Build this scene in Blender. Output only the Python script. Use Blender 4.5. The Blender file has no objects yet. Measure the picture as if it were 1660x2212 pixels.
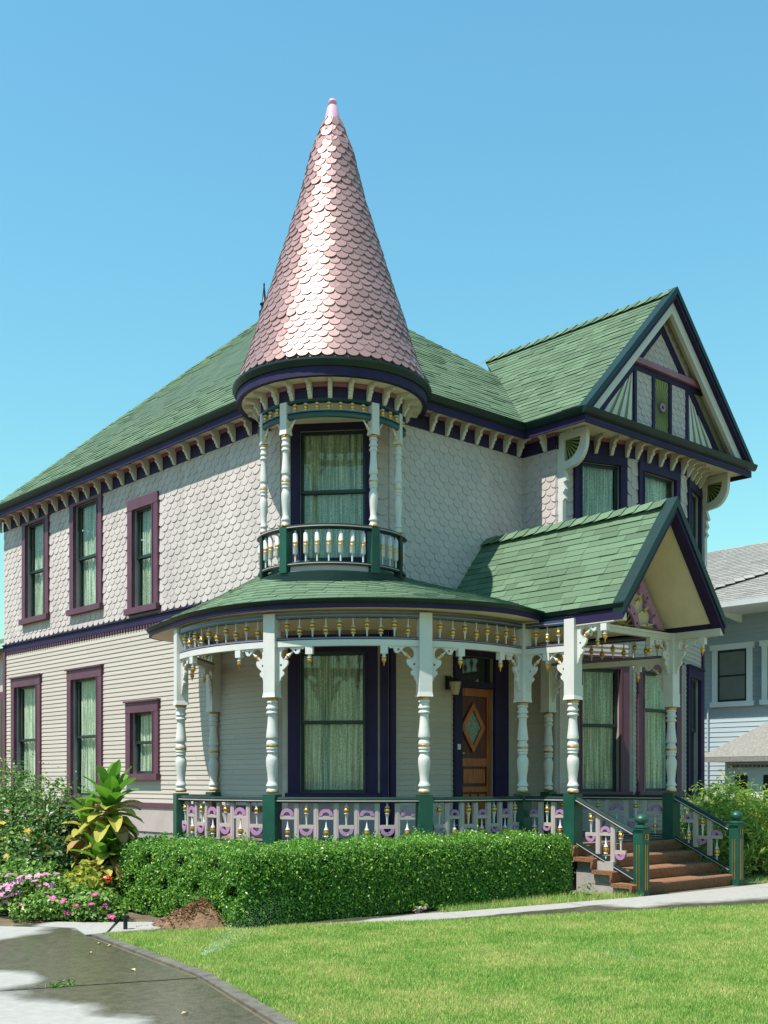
import bpy, bmesh, math, random
import numpy as np
from mathutils import Vector, Matrix
from mathutils.geometry import tessellate_polygon
random.seed(11); R = random.Random(5); NR = np.random.default_rng(4)
rad = math.radians
C = bpy.context.scene.collection
SC = bpy.context.scene

# ------------------------------------------------------------------ camera, light, exposure
TH = rad(41.87)                       # the house stands turned by this angle to the view
EYE = 1.4
cam = bpy.data.cameras.new('camera'); camo = bpy.data.objects.new('camera', cam); C.objects.link(camo)
camo.location = (0, 0, EYE); camo.rotation_euler = (rad(90), 0, 0)
cam.sensor_fit = 'HORIZONTAL'; cam.sensor_width = 24.0; cam.lens = 2440/1660*24
cam.shift_y = (1685-1106)/1660; cam.clip_end = 3000; cam.clip_start = .1
SC.camera = camo
def rot2(x, y): return (math.cos(TH)*x - math.sin(TH)*y, math.sin(TH)*x + math.cos(TH)*y)
sx, sy = rot2(1.0, -0.02)
SUN = Vector((sx, sy, -2.0)).normalized()      # travel direction of the light
sl = bpy.data.lights.new('sun', 'SUN'); slo = bpy.data.objects.new('sun', sl); C.objects.link(slo)
sl.energy = 5.0; sl.angle = rad(.5); sl.color = (1, .955, .87)
slo.rotation_euler = SUN.to_track_quat('-Z', 'Y').to_euler(); slo.location = (-20, -10, 40)
W = bpy.data.worlds.new('World'); SC.world = W; W.use_nodes = True
nt = W.node_tree; nt.nodes.clear()
sky = nt.nodes.new('ShaderNodeTexSky'); sky.sky_type = 'NISHITA'; sky.sun_disc = False
sky.sun_elevation = math.asin(-SUN.z); sky.sun_rotation = math.atan2(-SUN.x, -SUN.y)
sky.air_density = 2.2; sky.dust_density = 0; sky.ozone_density = 5.0; sky.altitude = 0
bg = nt.nodes.new('ShaderNodeBackground'); bg.inputs[1].default_value = .1
out = nt.nodes.new('ShaderNodeOutputWorld')
tint = nt.nodes.new('ShaderNodeMixRGB'); tint.blend_type = 'MULTIPLY'; tint.inputs[0].default_value = 1; tint.inputs[2].default_value = (.60, 1.02, 1.06, 1)   # the film's cyan cast, one tint for the whole sky
nt.links.new(sky.outputs[0], tint.inputs[1]); nt.links.new(tint.outputs[0], bg.inputs[0]); nt.links.new(bg.outputs[0], out.inputs[0])
SC.view_settings.view_transform = 'Standard'; SC.view_settings.look = 'None'
SC.view_settings.exposure = 0.72; SC.view_settings.gamma = 1.0; SC.view_settings.use_curve_mapping = False

# ------------------------------------------------------------------ materials
def mat(name, col, rough=.55, metal=0., var=.12, vs=3., bump=0., bs=60., isl=0., col2=None, spec=.4, coat=0., stretch=None, trans=0.):
    m = bpy.data.materials.new(name); m.use_nodes = True; n = m.node_tree; N = n.nodes; L = n.links
    p = N['Principled BSDF']; p.inputs['Roughness'].default_value = rough; p.inputs['Metallic'].default_value = metal
    p.inputs['Specular IOR Level'].default_value = spec
    if coat: p.inputs['Coat Weight'].default_value = coat; p.inputs['Coat Roughness'].default_value = .15
    tc = N.new('ShaderNodeTexCoord'); mp = N.new('ShaderNodeMapping'); L.new(tc.outputs['Object'], mp.inputs[0])
    if stretch: mp.inputs['Scale'].default_value = stretch
    nz = N.new('ShaderNodeTexNoise'); nz.inputs['Scale'].default_value = vs; nz.inputs['Detail'].default_value = 6; nz.inputs['Roughness'].default_value = .65
    L.new(mp.outputs[0], nz.inputs[0])
    rp = N.new('ShaderNodeValToRGB'); a = [max(0, c*(1-var*1.5)) for c in col]; b = [min(1, c*(1+var)) for c in (col2 or col)]
    rp.color_ramp.elements[0].color = (*a, 1); rp.color_ramp.elements[1].color = (*b, 1)
    rp.color_ramp.elements[0].position = .3; rp.color_ramp.elements[1].position = .7
    L.new(nz.outputs[0], rp.inputs[0]); src = rp.outputs[0]
    if isl:
        g = N.new('ShaderNodeNewGeometry'); oi = N.new('ShaderNodeObjectInfo')
        ad = N.new('ShaderNodeMath'); ad.operation = 'ADD'; L.new(g.outputs['Random Per Island'], ad.inputs[0]); L.new(oi.outputs['Random'], ad.inputs[1])
        fr = N.new('ShaderNodeMath'); fr.operation = 'FRACT'; L.new(ad.outputs[0], fr.inputs[0])
        mr = N.new('ShaderNodeMapRange'); mr.inputs[3].default_value = 1-isl; mr.inputs[4].default_value = 1+isl; L.new(fr.outputs[0], mr.inputs[0])
        vm = N.new('ShaderNodeVectorMath'); vm.operation = 'SCALE'; L.new(src, vm.inputs[0]); L.new(mr.outputs[0], vm.inputs['Scale']); src = vm.outputs[0]
    L.new(src, p.inputs['Base Color'])
    if bump:
        n2 = N.new('ShaderNodeTexNoise'); n2.inputs['Scale'].default_value = bs; n2.inputs['Detail'].default_value = 4; L.new(mp.outputs[0], n2.inputs[0])
        bp = N.new('ShaderNodeBump'); bp.inputs['Strength'].default_value = bump; bp.inputs['Distance'].default_value = .02
        L.new(n2.outputs[0], bp.inputs['Height']); L.new(bp.outputs[0], p.inputs['Normal'])
    if trans:
        t = N.new('ShaderNodeBsdfTranslucent'); L.new(src, t.inputs[0]); mx = N.new('ShaderNodeMixShader'); mx.inputs[0].default_value = trans
        o = N['Material Output']; L.new(p.outputs[0], mx.inputs[1]); L.new(t.outputs[0], mx.inputs[2]); L.new(mx.outputs[0], o.inputs[0])
    return m
def leafmat(name, c1, c2, c3=None, trans=.35, rough=.4, spec=.45):
    m = bpy.data.materials.new(name); m.use_nodes = True; N = m.node_tree.nodes; L = m.node_tree.links
    p = N['Principled BSDF']; p.inputs['Roughness'].default_value = rough; p.inputs['Specular IOR Level'].default_value = spec
    g = N.new('ShaderNodeNewGeometry'); rp = N.new('ShaderNodeValToRGB'); L.new(g.outputs['Random Per Island'], rp.inputs[0])
    e = rp.color_ramp.elements; e[0].color = (*c1, 1); e[1].color = (*c2, 1); e[1].position = .82 if c3 else 1.
    if c3:
        k = e.new(.97); k.color = (*c3, 1)
    L.new(rp.outputs[0], p.inputs['Base Color'])
    t = N.new('ShaderNodeBsdfTranslucent'); L.new(rp.outputs[0], t.inputs[0]); mx = N.new('ShaderNodeMixShader'); mx.inputs[0].default_value = trans
    o = N['Material Output']; L.new(p.outputs[0], mx.inputs[1]); L.new(t.outputs[0], mx.inputs[2]); L.new(mx.outputs[0], o.inputs[0])
    return m
m_shing = mat('painted_shingle', (.465, .40, .378), .7, var=.10, bump=.12, bs=90, isl=.05, stretch=(1, 1, .25))
m_clap = mat('painted_clapboard', (.465, .40, .345), .62, var=.10, bump=.1, bs=40, isl=.035, stretch=(.2, .2, 1))
m_under = mat('wall_backing', (.30, .26, .25), .8)
m_plum = mat('plum_trim', (.105, .036, .062), .5, var=.14, bump=.05)
m_navy = mat('dark_purple_trim', (.024, .015, .055), .6, var=.15, bump=.05, spec=.2)
m_rose = mat('rose_trim', (.30, .12, .17), .55, var=.1)
m_dkgr = mat('dark_green_trim', (.004, .022, .018), .42, var=.2, bump=.03, spec=.35)
m_green = mat('green_pedestal_paint', (.009, .066, .043), .42, var=.2, bump=.04)
m_teal = mat('teal_rail_paint', (.02, .075, .085), .3, var=.15, spec=.6)
m_white = mat('post_white_paint', (.56, .54, .515), .5, var=.06, bump=.04, bs=30)
m_cream = mat('cream_trim', (.54, .51, .45), .6, var=.06)
m_soff = mat('soffit_paint', (.66, .56, .42), .7, var=.06)
m_taupe = mat('taupe_rail_paint', (.40, .33, .31), .55, var=.08)
m_lilac = mat('lilac_paint', (.37, .18, .33), .5, var=.08)
m_gold = mat('gold_paint', (.76, .40, .07), .28, metal=.8, var=.12)
m_sash = mat('sash_paint', (.012, .03, .03), .4, var=.2)
m_roof = mat('green_asphalt_shingle', (.104, .134, .092), .9, var=.12, vs=70, bump=.3, bs=220, isl=.19, spec=.15, col2=(.100, .176, .100))
m_roofb = mat('roof_underlay', (.05, .09, .055), .95, var=.2)
m_cone = mat('metallic_mauve_shingle', (.33, .20, .185), .45, metal=.40, var=.12, vs=3, bump=.08, bs=90, isl=.1)
m_coneb = mat('cone_underlay', (.18, .10, .11), .6)
m_pink = mat('pink_cap_paint', (.62, .34, .43), .32, var=.06, coat=.3)
m_door = mat('varnished_door_wood', (.36, .085, .014), .45, var=.35, vs=4, stretch=(6, 6, .6), bump=.05, spec=.5)
m_doord = mat('dark_door_wood', (.09, .020, .008), .5, var=.3, vs=4, stretch=(6, 6, .6))
m_carpet = mat('brown_stair_carpet', (.25, .125, .07), .95, var=.25, vs=30, bump=.5, bs=300, spec=.1)
m_conc = mat('step_concrete', (.34, .31, .29), .85, var=.15, bump=.2)
m_dark = mat('unlit_space_black', (.02, .02, .02), .9)  # near-black colour standing in for the darkness of unlit spaces
m_olive = mat('olive_ray_paint', (.22, .24, .07), .6, var=.1)
m_iron = mat('dark_metal', (.03, .035, .035), .4, metal=.6)
m_brass = mat('lamp_glass', (.45, .38, .22), .2)
def curtmat():
    m = bpy.data.materials.new('lace_curtain'); m.use_nodes = True; N = m.node_tree.nodes; L = m.node_tree.links
    p = N['Principled BSDF']; p.inputs['Roughness'].default_value = .9; p.inputs['Specular IOR Level'].default_value = .1
    tc = N.new('ShaderNodeTexCoord'); mp = N.new('ShaderNodeMapping'); mp.inputs['Scale'].default_value = (14, 14, .5); L.new(tc.outputs['Object'], mp.inputs[0])
    n1 = N.new('ShaderNodeTexNoise'); n1.inputs['Scale'].default_value = 3; n1.inputs['Detail'].default_value = 5; L.new(mp.outputs[0], n1.inputs[0])
    rp = N.new('ShaderNodeValToRGB'); rp.color_ramp.elements[0].position = .36; rp.color_ramp.elements[1].position = .62
    rp.color_ramp.elements[0].color = (.30, .34, .27, 1); rp.color_ramp.elements[1].color = (.80, .83, .70, 1); L.new(n1.outputs[0], rp.inputs[0]); L.new(rp.outputs[0], p.inputs['Base Color'])
    t = N.new('ShaderNodeBsdfTransparent'); mx = N.new('ShaderNodeMixShader'); n2 = N.new('ShaderNodeTexNoise'); n2.inputs['Scale'].default_value = 60; L.new(tc.outputs['Object'], n2.inputs[0])
    r2 = N.new('ShaderNodeValToRGB'); r2.color_ramp.elements[0].position = .35; r2.color_ramp.elements[1].position = .62
    r2.color_ramp.elements[0].color = (.45,)*3+(1,); r2.color_ramp.elements[1].color = (0, 0, 0, 1); L.new(n2.outputs[0], r2.inputs[0]); L.new(r2.outputs[0], mx.inputs[0])
    L.new(p.outputs[0], mx.inputs[1]); L.new(t.outputs[0], mx.inputs[2]); L.new(mx.outputs[0], N['Material Output'].inputs[0]); return m
m_curt = curtmat()
def glassmat():
    m = bpy.data.materials.new('window_glass'); m.use_nodes = True; N = m.node_tree.nodes; L = m.node_tree.links; N.remove(N['Principled BSDF'])
    t = N.new('ShaderNodeBsdfTransparent'); t.inputs[0].default_value = (.84, .92, .86, 1); g = N.new('ShaderNodeBsdfGlossy'); g.inputs['Roughness'].default_value = .02
    lw = N.new('ShaderNodeLayerWeight'); lw.inputs[0].default_value = .5; pw = N.new('ShaderNodeMath'); pw.operation = 'POWER'; pw.inputs[1].default_value = 5; L.new(lw.outputs['Facing'], pw.inputs[0])
    f = N.new('ShaderNodeMath'); f.operation = 'MULTIPLY_ADD'; f.inputs[1].default_value = .94; f.inputs[2].default_value = .06; L.new(pw.outputs[0], f.inputs[0]); mx = N.new('ShaderNodeMixShader')
    nz = N.new('ShaderNodeTexNoise'); nz.inputs['Scale'].default_value = 1.7; b = N.new('ShaderNodeBump'); b.inputs['Strength'].default_value = .04; L.new(nz.outputs[0], b.inputs['Height']); L.new(b.outputs[0], g.inputs['Normal'])
    L.new(f.outputs[0], mx.inputs[0]); L.new(t.outputs[0], mx.inputs[1]); L.new(g.outputs[0], mx.inputs[2]); L.new(mx.outputs[0], N['Material Output'].inputs[0]); return m
m_glass = glassmat()
m_dglass = mat('dark_glass', (.012, .018, .02), .06, var=.1, spec=.7)

# ------------------------------------------------------------------ mesh collector
class M:
    def __init__(s): s.v = []; s.f = []; s.m = []; s.s = []; s.T = None
    def add(s, vs, fs, m=0, sm=False):
        k = len(s.v)
        if s.T is not None: vs = [tuple(s.T @ Vector(p)) for p in vs]
        s.v.extend(vs)
        for f in fs: s.f.append([i+k for i in f]); s.m.append(m); s.s.append(sm)
        return s
    def poly(s, pts, m=0): return s.add(list(pts), [list(range(len(pts)))], m)
    def box(s, x0, x1, y0, y1, z0, z1, m=0):
        v = [(x, y, z) for z in (z0, z1) for y in (y0, y1) for x in (x0, x1)]
        return s.add(v, [(0, 2, 3, 1), (4, 5, 7, 6), (0, 1, 5, 4), (2, 6, 7, 3), (0, 4, 6, 2), (1, 3, 7, 5)], m)
    def bar(s, a, b, w, h, m=0, up=(0, 0, 1)):
        a = Vector(a); b = Vector(b); d = (b-a).normalized(); r = d.cross(Vector(up)).normalized(); u = r.cross(d)
        v = [tuple(p+r*(i*w/2)+u*(j*h/2)) for p in (a, b) for (i, j) in ((-1, -1), (1, -1), (1, 1), (-1, 1))]
        return s.add(v, [(3, 2, 1, 0), (4, 5, 6, 7), (0, 1, 5, 4), (1, 2, 6, 5), (2, 3, 7, 6), (3, 0, 4, 7)], m)
    def pan(s, F, u0, u1, z0, z1, n0, n1, m=0):          # a box in a wall's own frame
        v = [F(u, z, n) for n in (n0, n1) for z in (z0, z1) for u in (u0, u1)]
        return s.add(v, [(0, 2, 3, 1), (4, 5, 7, 6), (0, 1, 5, 4), (2, 6, 7, 3), (0, 4, 6, 2), (1, 3, 7, 5)], m)
    def lathe(s, prof, c=(0, 0, 0), seg=14, m=0, mz=None, sm=True):
        vs = []; n = len(prof)
        for i in range(seg):
            a = 2*math.pi*i/seg
            for r, z in prof: vs.append((c[0]+r*math.cos(a), c[1]+r*math.sin(a), c[2]+z))
        for i in range(seg):
            j = (i+1) % seg
            for k in range(n-1):
                mm = m if mz is None else mz[k]
                s.add([], [], 0)
        k0 = len(s.v)
        s.add(vs, [], 0)
        for i in range(seg):
            j = (i+1) % seg
            for k in range(n-1):
                s.f.append([k0+i*n+k, k0+j*n+k, k0+j*n+k+1, k0+i*n+k+1]); s.m.append(m if mz is None else mz[k]); s.s.append(sm)
        return s
    def sweep(s, path, prof, m=0, cen=None, caps=True, sm=False):   # path of (x,y,z), profile of (outward, z)
        P = [Vector(p) for p in path]; n = len(P); q = len(prof); vs = []
        for i in range(n):
            t = (P[min(i+1, n-1)]-P[max(i-1, 0)]); t.z = 0; t.normalize(); nn = Vector((t.y, -t.x, 0))
            if cen is not None and nn.dot(P[i]-Vector((cen[0], cen[1], P[i].z))) < 0: nn = -nn
            for o, z in prof: vs.append(tuple(P[i]+nn*o+Vector((0, 0, z))))
        fs = [(i*q+k, (i+1)*q+k, (i+1)*q+(k+1) % q, i*q+(k+1) % q) for i in range(n-1) for k in range(q)]
        if caps: fs += [tuple(range(q)), tuple((n-1)*q+k for k in range(q))]
        return s.add(vs, fs, m, sm)
    def plate(s, outline, holes, F, t, m=0):             # flat sawn board with holes: F(a,b,n)
        loops = [outline]+holes; pts = [p for l in loops for p in l]; N = len(pts)
        tri = tessellate_polygon([[Vector((a, b, 0)) for a, b in l] for l in loops])
        vs = [F(a, b, -t/2) for a, b in pts]+[F(a, b, t/2) for a, b in pts]
        fs = [tuple(x) for x in tri]+[tuple(i+N for i in reversed(x)) for x in tri]; k = 0
        for l in loops:
            for i in range(len(l)):
                j = (i+1) % len(l); fs.append((k+i, k+j, N+k+j, N+k+i))
            k += len(l)
        return s.add(vs, fs, m)
    def mesh(s, name, mats, off=(0, 0, 0), fix=True):
        me = bpy.data.meshes.new(name)
        if len(s.v) and (off[0] or off[1] or off[2]): s.v = [(x-off[0], y-off[1], z-off[2]) for x, y, z in s.v]
        me.from_pydata(s.v, [], s.f); me.polygons.foreach_set('material_index', s.m); me.polygons.foreach_set('use_smooth', s.s)
        for x in (mats if isinstance(mats, (list, tuple)) else [mats]): me.materials.append(x)
        if fix:
            bm = bmesh.new(); bm.from_mesh(me); bmesh.ops.recalc_face_normals(bm, faces=bm.faces); bm.to_mesh(me); bm.free()
        if any(s.s): me.set_sharp_from_angle(angle=rad(38))
        me.update(); return me
def link(name, me, parent=None, loc=(0, 0, 0), M4=None, label=None, cat=None, group=None, kind=None):
    o = bpy.data.objects.new(name, me); C.objects.link(o)
    if parent is not None: o.parent = parent
    if M4 is not None: o.matrix_local = M4
    else: o.location = loc
    for k, v in (('label', label), ('category', cat), ('group', group), ('kind', kind)):
        if v: o[k] = v
    return o
OFF = (12., 14., 0.)
def root_at(name, x, y, label, cat, z=0., rz=TH, group=None):
    w = rot2(x, y); o = bpy.data.objects.new(name, None); C.objects.link(o); o.location = (w[0], w[1], z); o.rotation_euler = (0, 0, rz)
    o.empty_display_size = .2; o['label'] = label; o['category'] = cat
    if group: o['group'] = group
    return o
house = root_at('victorian_house', 12, 14, 'ornate two storey house with a pink cone turret, green roofs and a curved spindle porch', 'house')
def part(name, mb, mats, parent=None, label=None, kind=None, fix=True):
    return link(name, mb.mesh(name, mats, OFF, fix), parent or house, label=label, kind=kind)
def frame(o, u, n):                    # wall frame: origin, horizontal direction, outward normal
    o = Vector((o[0], o[1], 0)); u = Vector((u[0], u[1], 0)).normalized(); n = Vector((n[0], n[1], 0)).normalized()
    f = lambda a, z, d=0.: (o.x+u.x*a+n.x*d, o.y+u.y*a+n.y*d, z)
    f.u = u; f.n = n; f.o = o
    return f

# ---- repeated pieces: the 300 largest in view become objects, the rest one mesh
CAMH = (0., 0., EYE)
CAND = {}
def cand(kind, Mx, key, n, pts=None, whole=True):
    CAND.setdefault(kind, []).append((Mx, key, n, whole))
PM = {}                                # key -> (verts, faces)
def fish(key='fish'):
    vs = []; k = 9
    for i in range(k):
        a = math.pi+math.pi*i/(k-1); vs.append((.485*math.cos(a), .29+.29*math.sin(a)))
    vs += [(.485, 1.), (-.485, 1.)]
    return vs
def plate_piece(outline, nb, nt, th):   # outline in (u, v) with v in 0..1; outer face leans from nb (v=0) to nt (v=1)
    N = len(outline); f = [(u, v, nb+(nt-nb)*v) for u, v in outline]; b = [(u, v, nb+(nt-nb)*v-th) for u, v in outline]
    return f+b, [tuple(range(N))]+[(i, N+i, N+(i+1) % N, (i+1) % N) for i in range(N)]
PM['fish'] = plate_piece(fish(), .020, .004, .016)
PM['tab'] = plate_piece([(-.5, 0), (.5, 0), (.5, 1), (-.5, 1)], .012, .0015, .011)
PM['board'] = plate_piece([(0, 0), (1, 0), (1, 1), (0, 1)], .015, .002, .014)
PM['cone'] = plate_piece([(a*.985, b if b > .9 else b*1.3) for a, b in fish()], .023, .005, .022)
def basis(o, u, v, n, su, sv, sn=1.):
    u = Vector(u)*su; v = Vector(v)*sv; n = Vector(n)*sn
    return Matrix(((u.x, v.x, n.x, o[0]), (u.y, v.y, n.y, o[1]), (u.z, v.z, n.z, o[2]), (0, 0, 0, 1)))
def emit(kind, material, parent, limit=300, top=None):
    L = CAND.pop(kind); OV = Vector(OFF); sc = []
    for i, (Mx, key, n, whole) in enumerate(L):
        if not whole: sc.append(-1); continue
        p = Mx @ Vector((0 if key != 'board' else .5, .3, 0)); w = rot2(p.x, p.y); d = w[1]
        x = 830+2440*w[0]/d; y = 1685-2440*(p.z-EYE)/d
        vw = Vector((-p.x, -p.y, EYE-p.z)).normalized(); a = vw.dot(Vector(n))
        ar = Mx.to_3x3().col[0].length*Mx.to_3x3().col[1].length
        sc.append(a*ar/d/d if (a > 0 and -10 < x < 1670 and 0 < y < 2212) else -1)
    order = sorted(range(len(L)), key=lambda i: -sc[i]); meshes = {}; nobj = 0; sv = []; sf = []; off = 0
    for i in order:
        Mx, key, n, whole = L[i]
        if nobj < limit and sc[i] > 0:
            if key not in meshes:
                mb = M(); mb.add(*PM[key]); meshes[key] = mb.mesh(kind, material)
            M2 = Mx.copy(); M2.translation = M2.translation-OV
            link(kind, meshes[key], parent, M4=M2); nobj += 1
        else:
            if whole:
                vs, fs = PM[key]; A = np.array(Mx); V = np.array(vs) @ A[:3, :3].T + A[:3, 3]
            else:
                vs, fs = key; A = np.array(Mx); V = np.array(vs) @ A[:3, :3].T + A[:3, 3]
            sv.append(V-np.array(OFF)); sf += [[j+off for j in f] for f in fs]; off += len(V)
    if sv:
        me = bpy.data.meshes.new(kind); me.from_pydata(np.vstack(sv).tolist(), [], sf); me.materials.append(material); me.update()
        link(kind, me, parent, kind='stuff')
def clip(poly, region):
    def cl(P, a, b):
        o = []; ins = lambda p: (b[0]-a[0])*(p[1]-a[1])-(b[1]-a[1])*(p[0]-a[0]) >= -1e-6
        for i in range(len(P)):
            p, q = P[i], P[(i+1) % len(P)]; ip, iq = ins(p), ins(q)
            if ip: o.append(p)
            if ip != iq:
                d1 = (b[0]-a[0])*(p[1]-a[1])-(b[1]-a[1])*(p[0]-a[0]); d2 = (b[0]-a[0])*(q[1]-a[1])-(b[1]-a[1])*(q[0]-a[0]); t = d1/(d1-d2)
                o.append((p[0]+(q[0]-p[0])*t, p[1]+(q[1]-p[1])*t))
        return o
    for i in range(len(region)):
        poly = cl(poly, region[i], region[(i+1) % len(region)])
        if len(poly) < 3: return []
    return poly
def tile_roof(pts, e=.125, w=.30, kind='roof_shingle', over=.03):
    """asphalt tabs on a convex roof plane; pts[0]->pts[1] is the eave"""
    P = [Vector(p) for p in pts]; o = P[0]; u = (P[1]-P[0]).normalized(); n = u.cross(P[2]-P[0]).normalized()
    if n.z < 0: n = -n
    v = n.cross(u)
    if v.z < 0: v = -v
    q = [((p-o).dot(u), (p-o).dot(v)) for p in P]
    ar = sum(q[i][0]*q[(i+1) % len(q)][1]-q[(i+1) % len(q)][0]*q[i][1] for i in range(len(q)))
    if ar < 0: q = q[::-1]
    v1 = max(a[1] for a in q); u0 = min(a[0] for a in q); u1 = max(a[0] for a in q); k = 0; vb = -over
    while vb < v1:
        uu = u0-w+((k*.37) % 1)*w; lift = R.uniform(0, .002)
        while uu < u1:
            ww = w*R.choice((.7, 1, 1, 1.25)); rc = [(uu+.002, vb), (uu+ww-.002, vb), (uu+ww-.002, vb+e*1.25), (uu+.002, vb+e*1.25)]
            th = R.choice((.8, 1., 1., 1.5))
            reg = q if k else [(a, b-over-.001 if abs(b) < 1e-4 else b) for a, b in q]
            c = clip(rc, reg)
            if len(c) >= 3:
                full = len(c) == 4 and all(abs(c[i][0]-rc[i][0])+abs(c[i][1]-rc[i][1]) < 1e-5 for i in range(4))
                if full:
                    cand(kind, basis(o+u*(uu+ww/2)+v*vb+n*lift, u, v, n, ww-.004, e*1.25, th), 'tab', n)
                else:
                    vv = [(a, b) for a, b in c]; N = len(vv); H = lambda b: (.012+(.0015-.012)*(b-vb)/(e*1.25))*th
                    piece = ([(a, b, H(b)) for a, b in vv]+[(a, b, H(b)-.016) for a, b in vv], [tuple(range(N))]+[(i, N+i, N+(i+1) % N, (i+1) % N) for i in range(N)])
                    cand(kind, basis(o+n*lift, u, v, n, 1, 1), piece, n, whole=False)
            uu += ww
        vb += e; k += 1
def ridge_caps(a, b, mb_list, parent, w=.16, L=.21):
    a = Vector(a); b = Vector(b); d = b-a; n = max(1, int(d.length/L)); d.normalize(); s = d.cross(Vector((0, 0, 1))).normalized(); up = s.cross(d)
    me = M(); l2 = L*1.12
    for sg in (-1, 1):
        me.add([(0, 0, .012), (l2, 0, .034), (l2, sg*w, .034-w*.85), (0, sg*w, .012-w*.85), (l2, 0, .016), (l2, sg*w, .016-w*.85)], [(0, 1, 2, 3), (1, 4, 5, 2)], 0)
    ms = me.mesh('ridge_shingle', m_roof)
    for i in range(n):
        p = a+d*(i*L)-Vector(OFF); link('ridge_shingle', ms, parent, M4=basis(p, d, s, up, 1, 1))

# ------------------------------------------------------------------ the house: walls
ZS, ZB = 6.60, 3.95                     # soffit and belt heights
WX, VY = 9.43, 11.53
C1 = (9.43, 12.67); C2 = (10.42, 11.53)
cu = Vector((C2[0]-C1[0], C2[1]-C1[1])); CL = cu.length
FL = frame((WX, 0), (0, 1), (-1, 0))
FC = frame(C1, cu, (cu.y, -cu.x) if cu.y < 0 and False else (-abs(cu.y), -abs(cu.x)))
FR = frame((0, VY), (1, 0), (0, -1))
FT = frame((13.21, 0), (0, 1), (-1, 0))
B0, B1, B2, B3 = (13.21, 10.87), (14.45, 10.42), (15.89, 10.42), (17.13, 10.87)
def fac(a, b):
    u = Vector((b[0]-a[0], b[1]-a[1])); return frame(a, u, (u.y, -u.x)), u.length
F1, L1 = fac(B0, B1); F2, L2 = fac(B1, B2); F3, L3 = fac(B2, B3)
def wall(F, u0, u1, z0, z1, ops, mats=m_under, t=.12):
    us = sorted({u0, u1, *[a for o in ops for a in o[:2]]}); zs = sorted({z0, z1, *[a for o in ops for a in o[2:4]]}); mb = M()
    for i in range(len(us)-1):
        for j in range(len(zs)-1):
            cu_, cz = (us[i]+us[i+1])/2, (zs[j]+zs[j+1])/2
            if any(o[0] < cu_ < o[1] and o[2] < cz < o[3] for o in ops): continue
            mb.add([F(us[i], zs[j]), F(us[i+1], zs[j]), F(us[i+1], zs[j+1]), F(us[i], zs[j+1])], [(0, 1, 2, 3)])
            mb.add([F(us[i], zs[j], -t), F(us[i+1], zs[j], -t), F(us[i+1], zs[j+1], -t), F(us[i], zs[j+1], -t)], [(3, 2, 1, 0)])
    for o in ops:
        for (a, b) in (((o[0], o[2]), (o[1], o[2])), ((o[1], o[2]), (o[1], o[3])), ((o[1], o[3]), (o[0], o[3])), ((o[0], o[3]), (o[0], o[2]))):
            mb.add([F(*a), F(*b), F(b[0], b[1], -t), F(a[0], a[1], -t)], [(0, 1, 2, 3)])
    return part('wall', mb, mats, fix=False)
def scales(F, u0, u1, z0, z1, excl, w=.192, e=.105):
    k = 0; z = z0
    while z < z1:
        u = u0+(w/2 if k % 2 else 0)
        while u < u1+w*.4:
            if not any(a-.03 < u < b+.03 and c-.06 < z+.05 < d for a, b, c, d in excl):
                jz = R.uniform(-.004, .004); jn = R.uniform(.95, 1.2)
                if u-w/2 < u0-.005 or u+w/2 > u1+.005:
                    vs, fs = PM['fish']; vv = [((min(max(u+a*w, u0), u1)-u)/w, b, c) for a, b, c in vs]
                    cand('wall_shingle', basis(F(u, z+jz), F.u, (0, 0, 1), F.n, w, e*2.1, jn), (vv, fs), F.n, whole=False)
                else: cand('wall_shingle', basis(F(u, z+jz), F.u, (0, 0, 1), F.n, w, e*2.1, jn), 'fish', F.n)
            u += w
        z += e; k += 1
def boards(F, u0, u1, z0, z1, excl, e=.0745):
    z = z0
    while z < z1-.01:
        segs = [(u0, u1)]
        for a, b, c, d in excl:
            if c < z+e/2 < d:
                ns = []
                for s0, s1 in segs:
                    if b <= s0 or a >= s1: ns.append((s0, s1)); continue
                    if a > s0: ns.append((s0, a))
                    if b < s1: ns.append((b, s1))
                segs = ns
        for s0, s1 in segs:
            if s1-s0 > .02:
                cuts = [s0, s1]
                if s1-s0 > 2.6: cuts = [s0, s0+(s1-s0)*R.uniform(.3, .7), s1]
                for i in range(len(cuts)-1):
                    cand('siding_board', basis(F(cuts[i]+.0015, z), F.u, (0, 0, 1), F.n, cuts[i+1]-cuts[i]-.003, e*1.18, R.uniform(1.0, 1.04)), 'board', F.n)
        z += e
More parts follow.
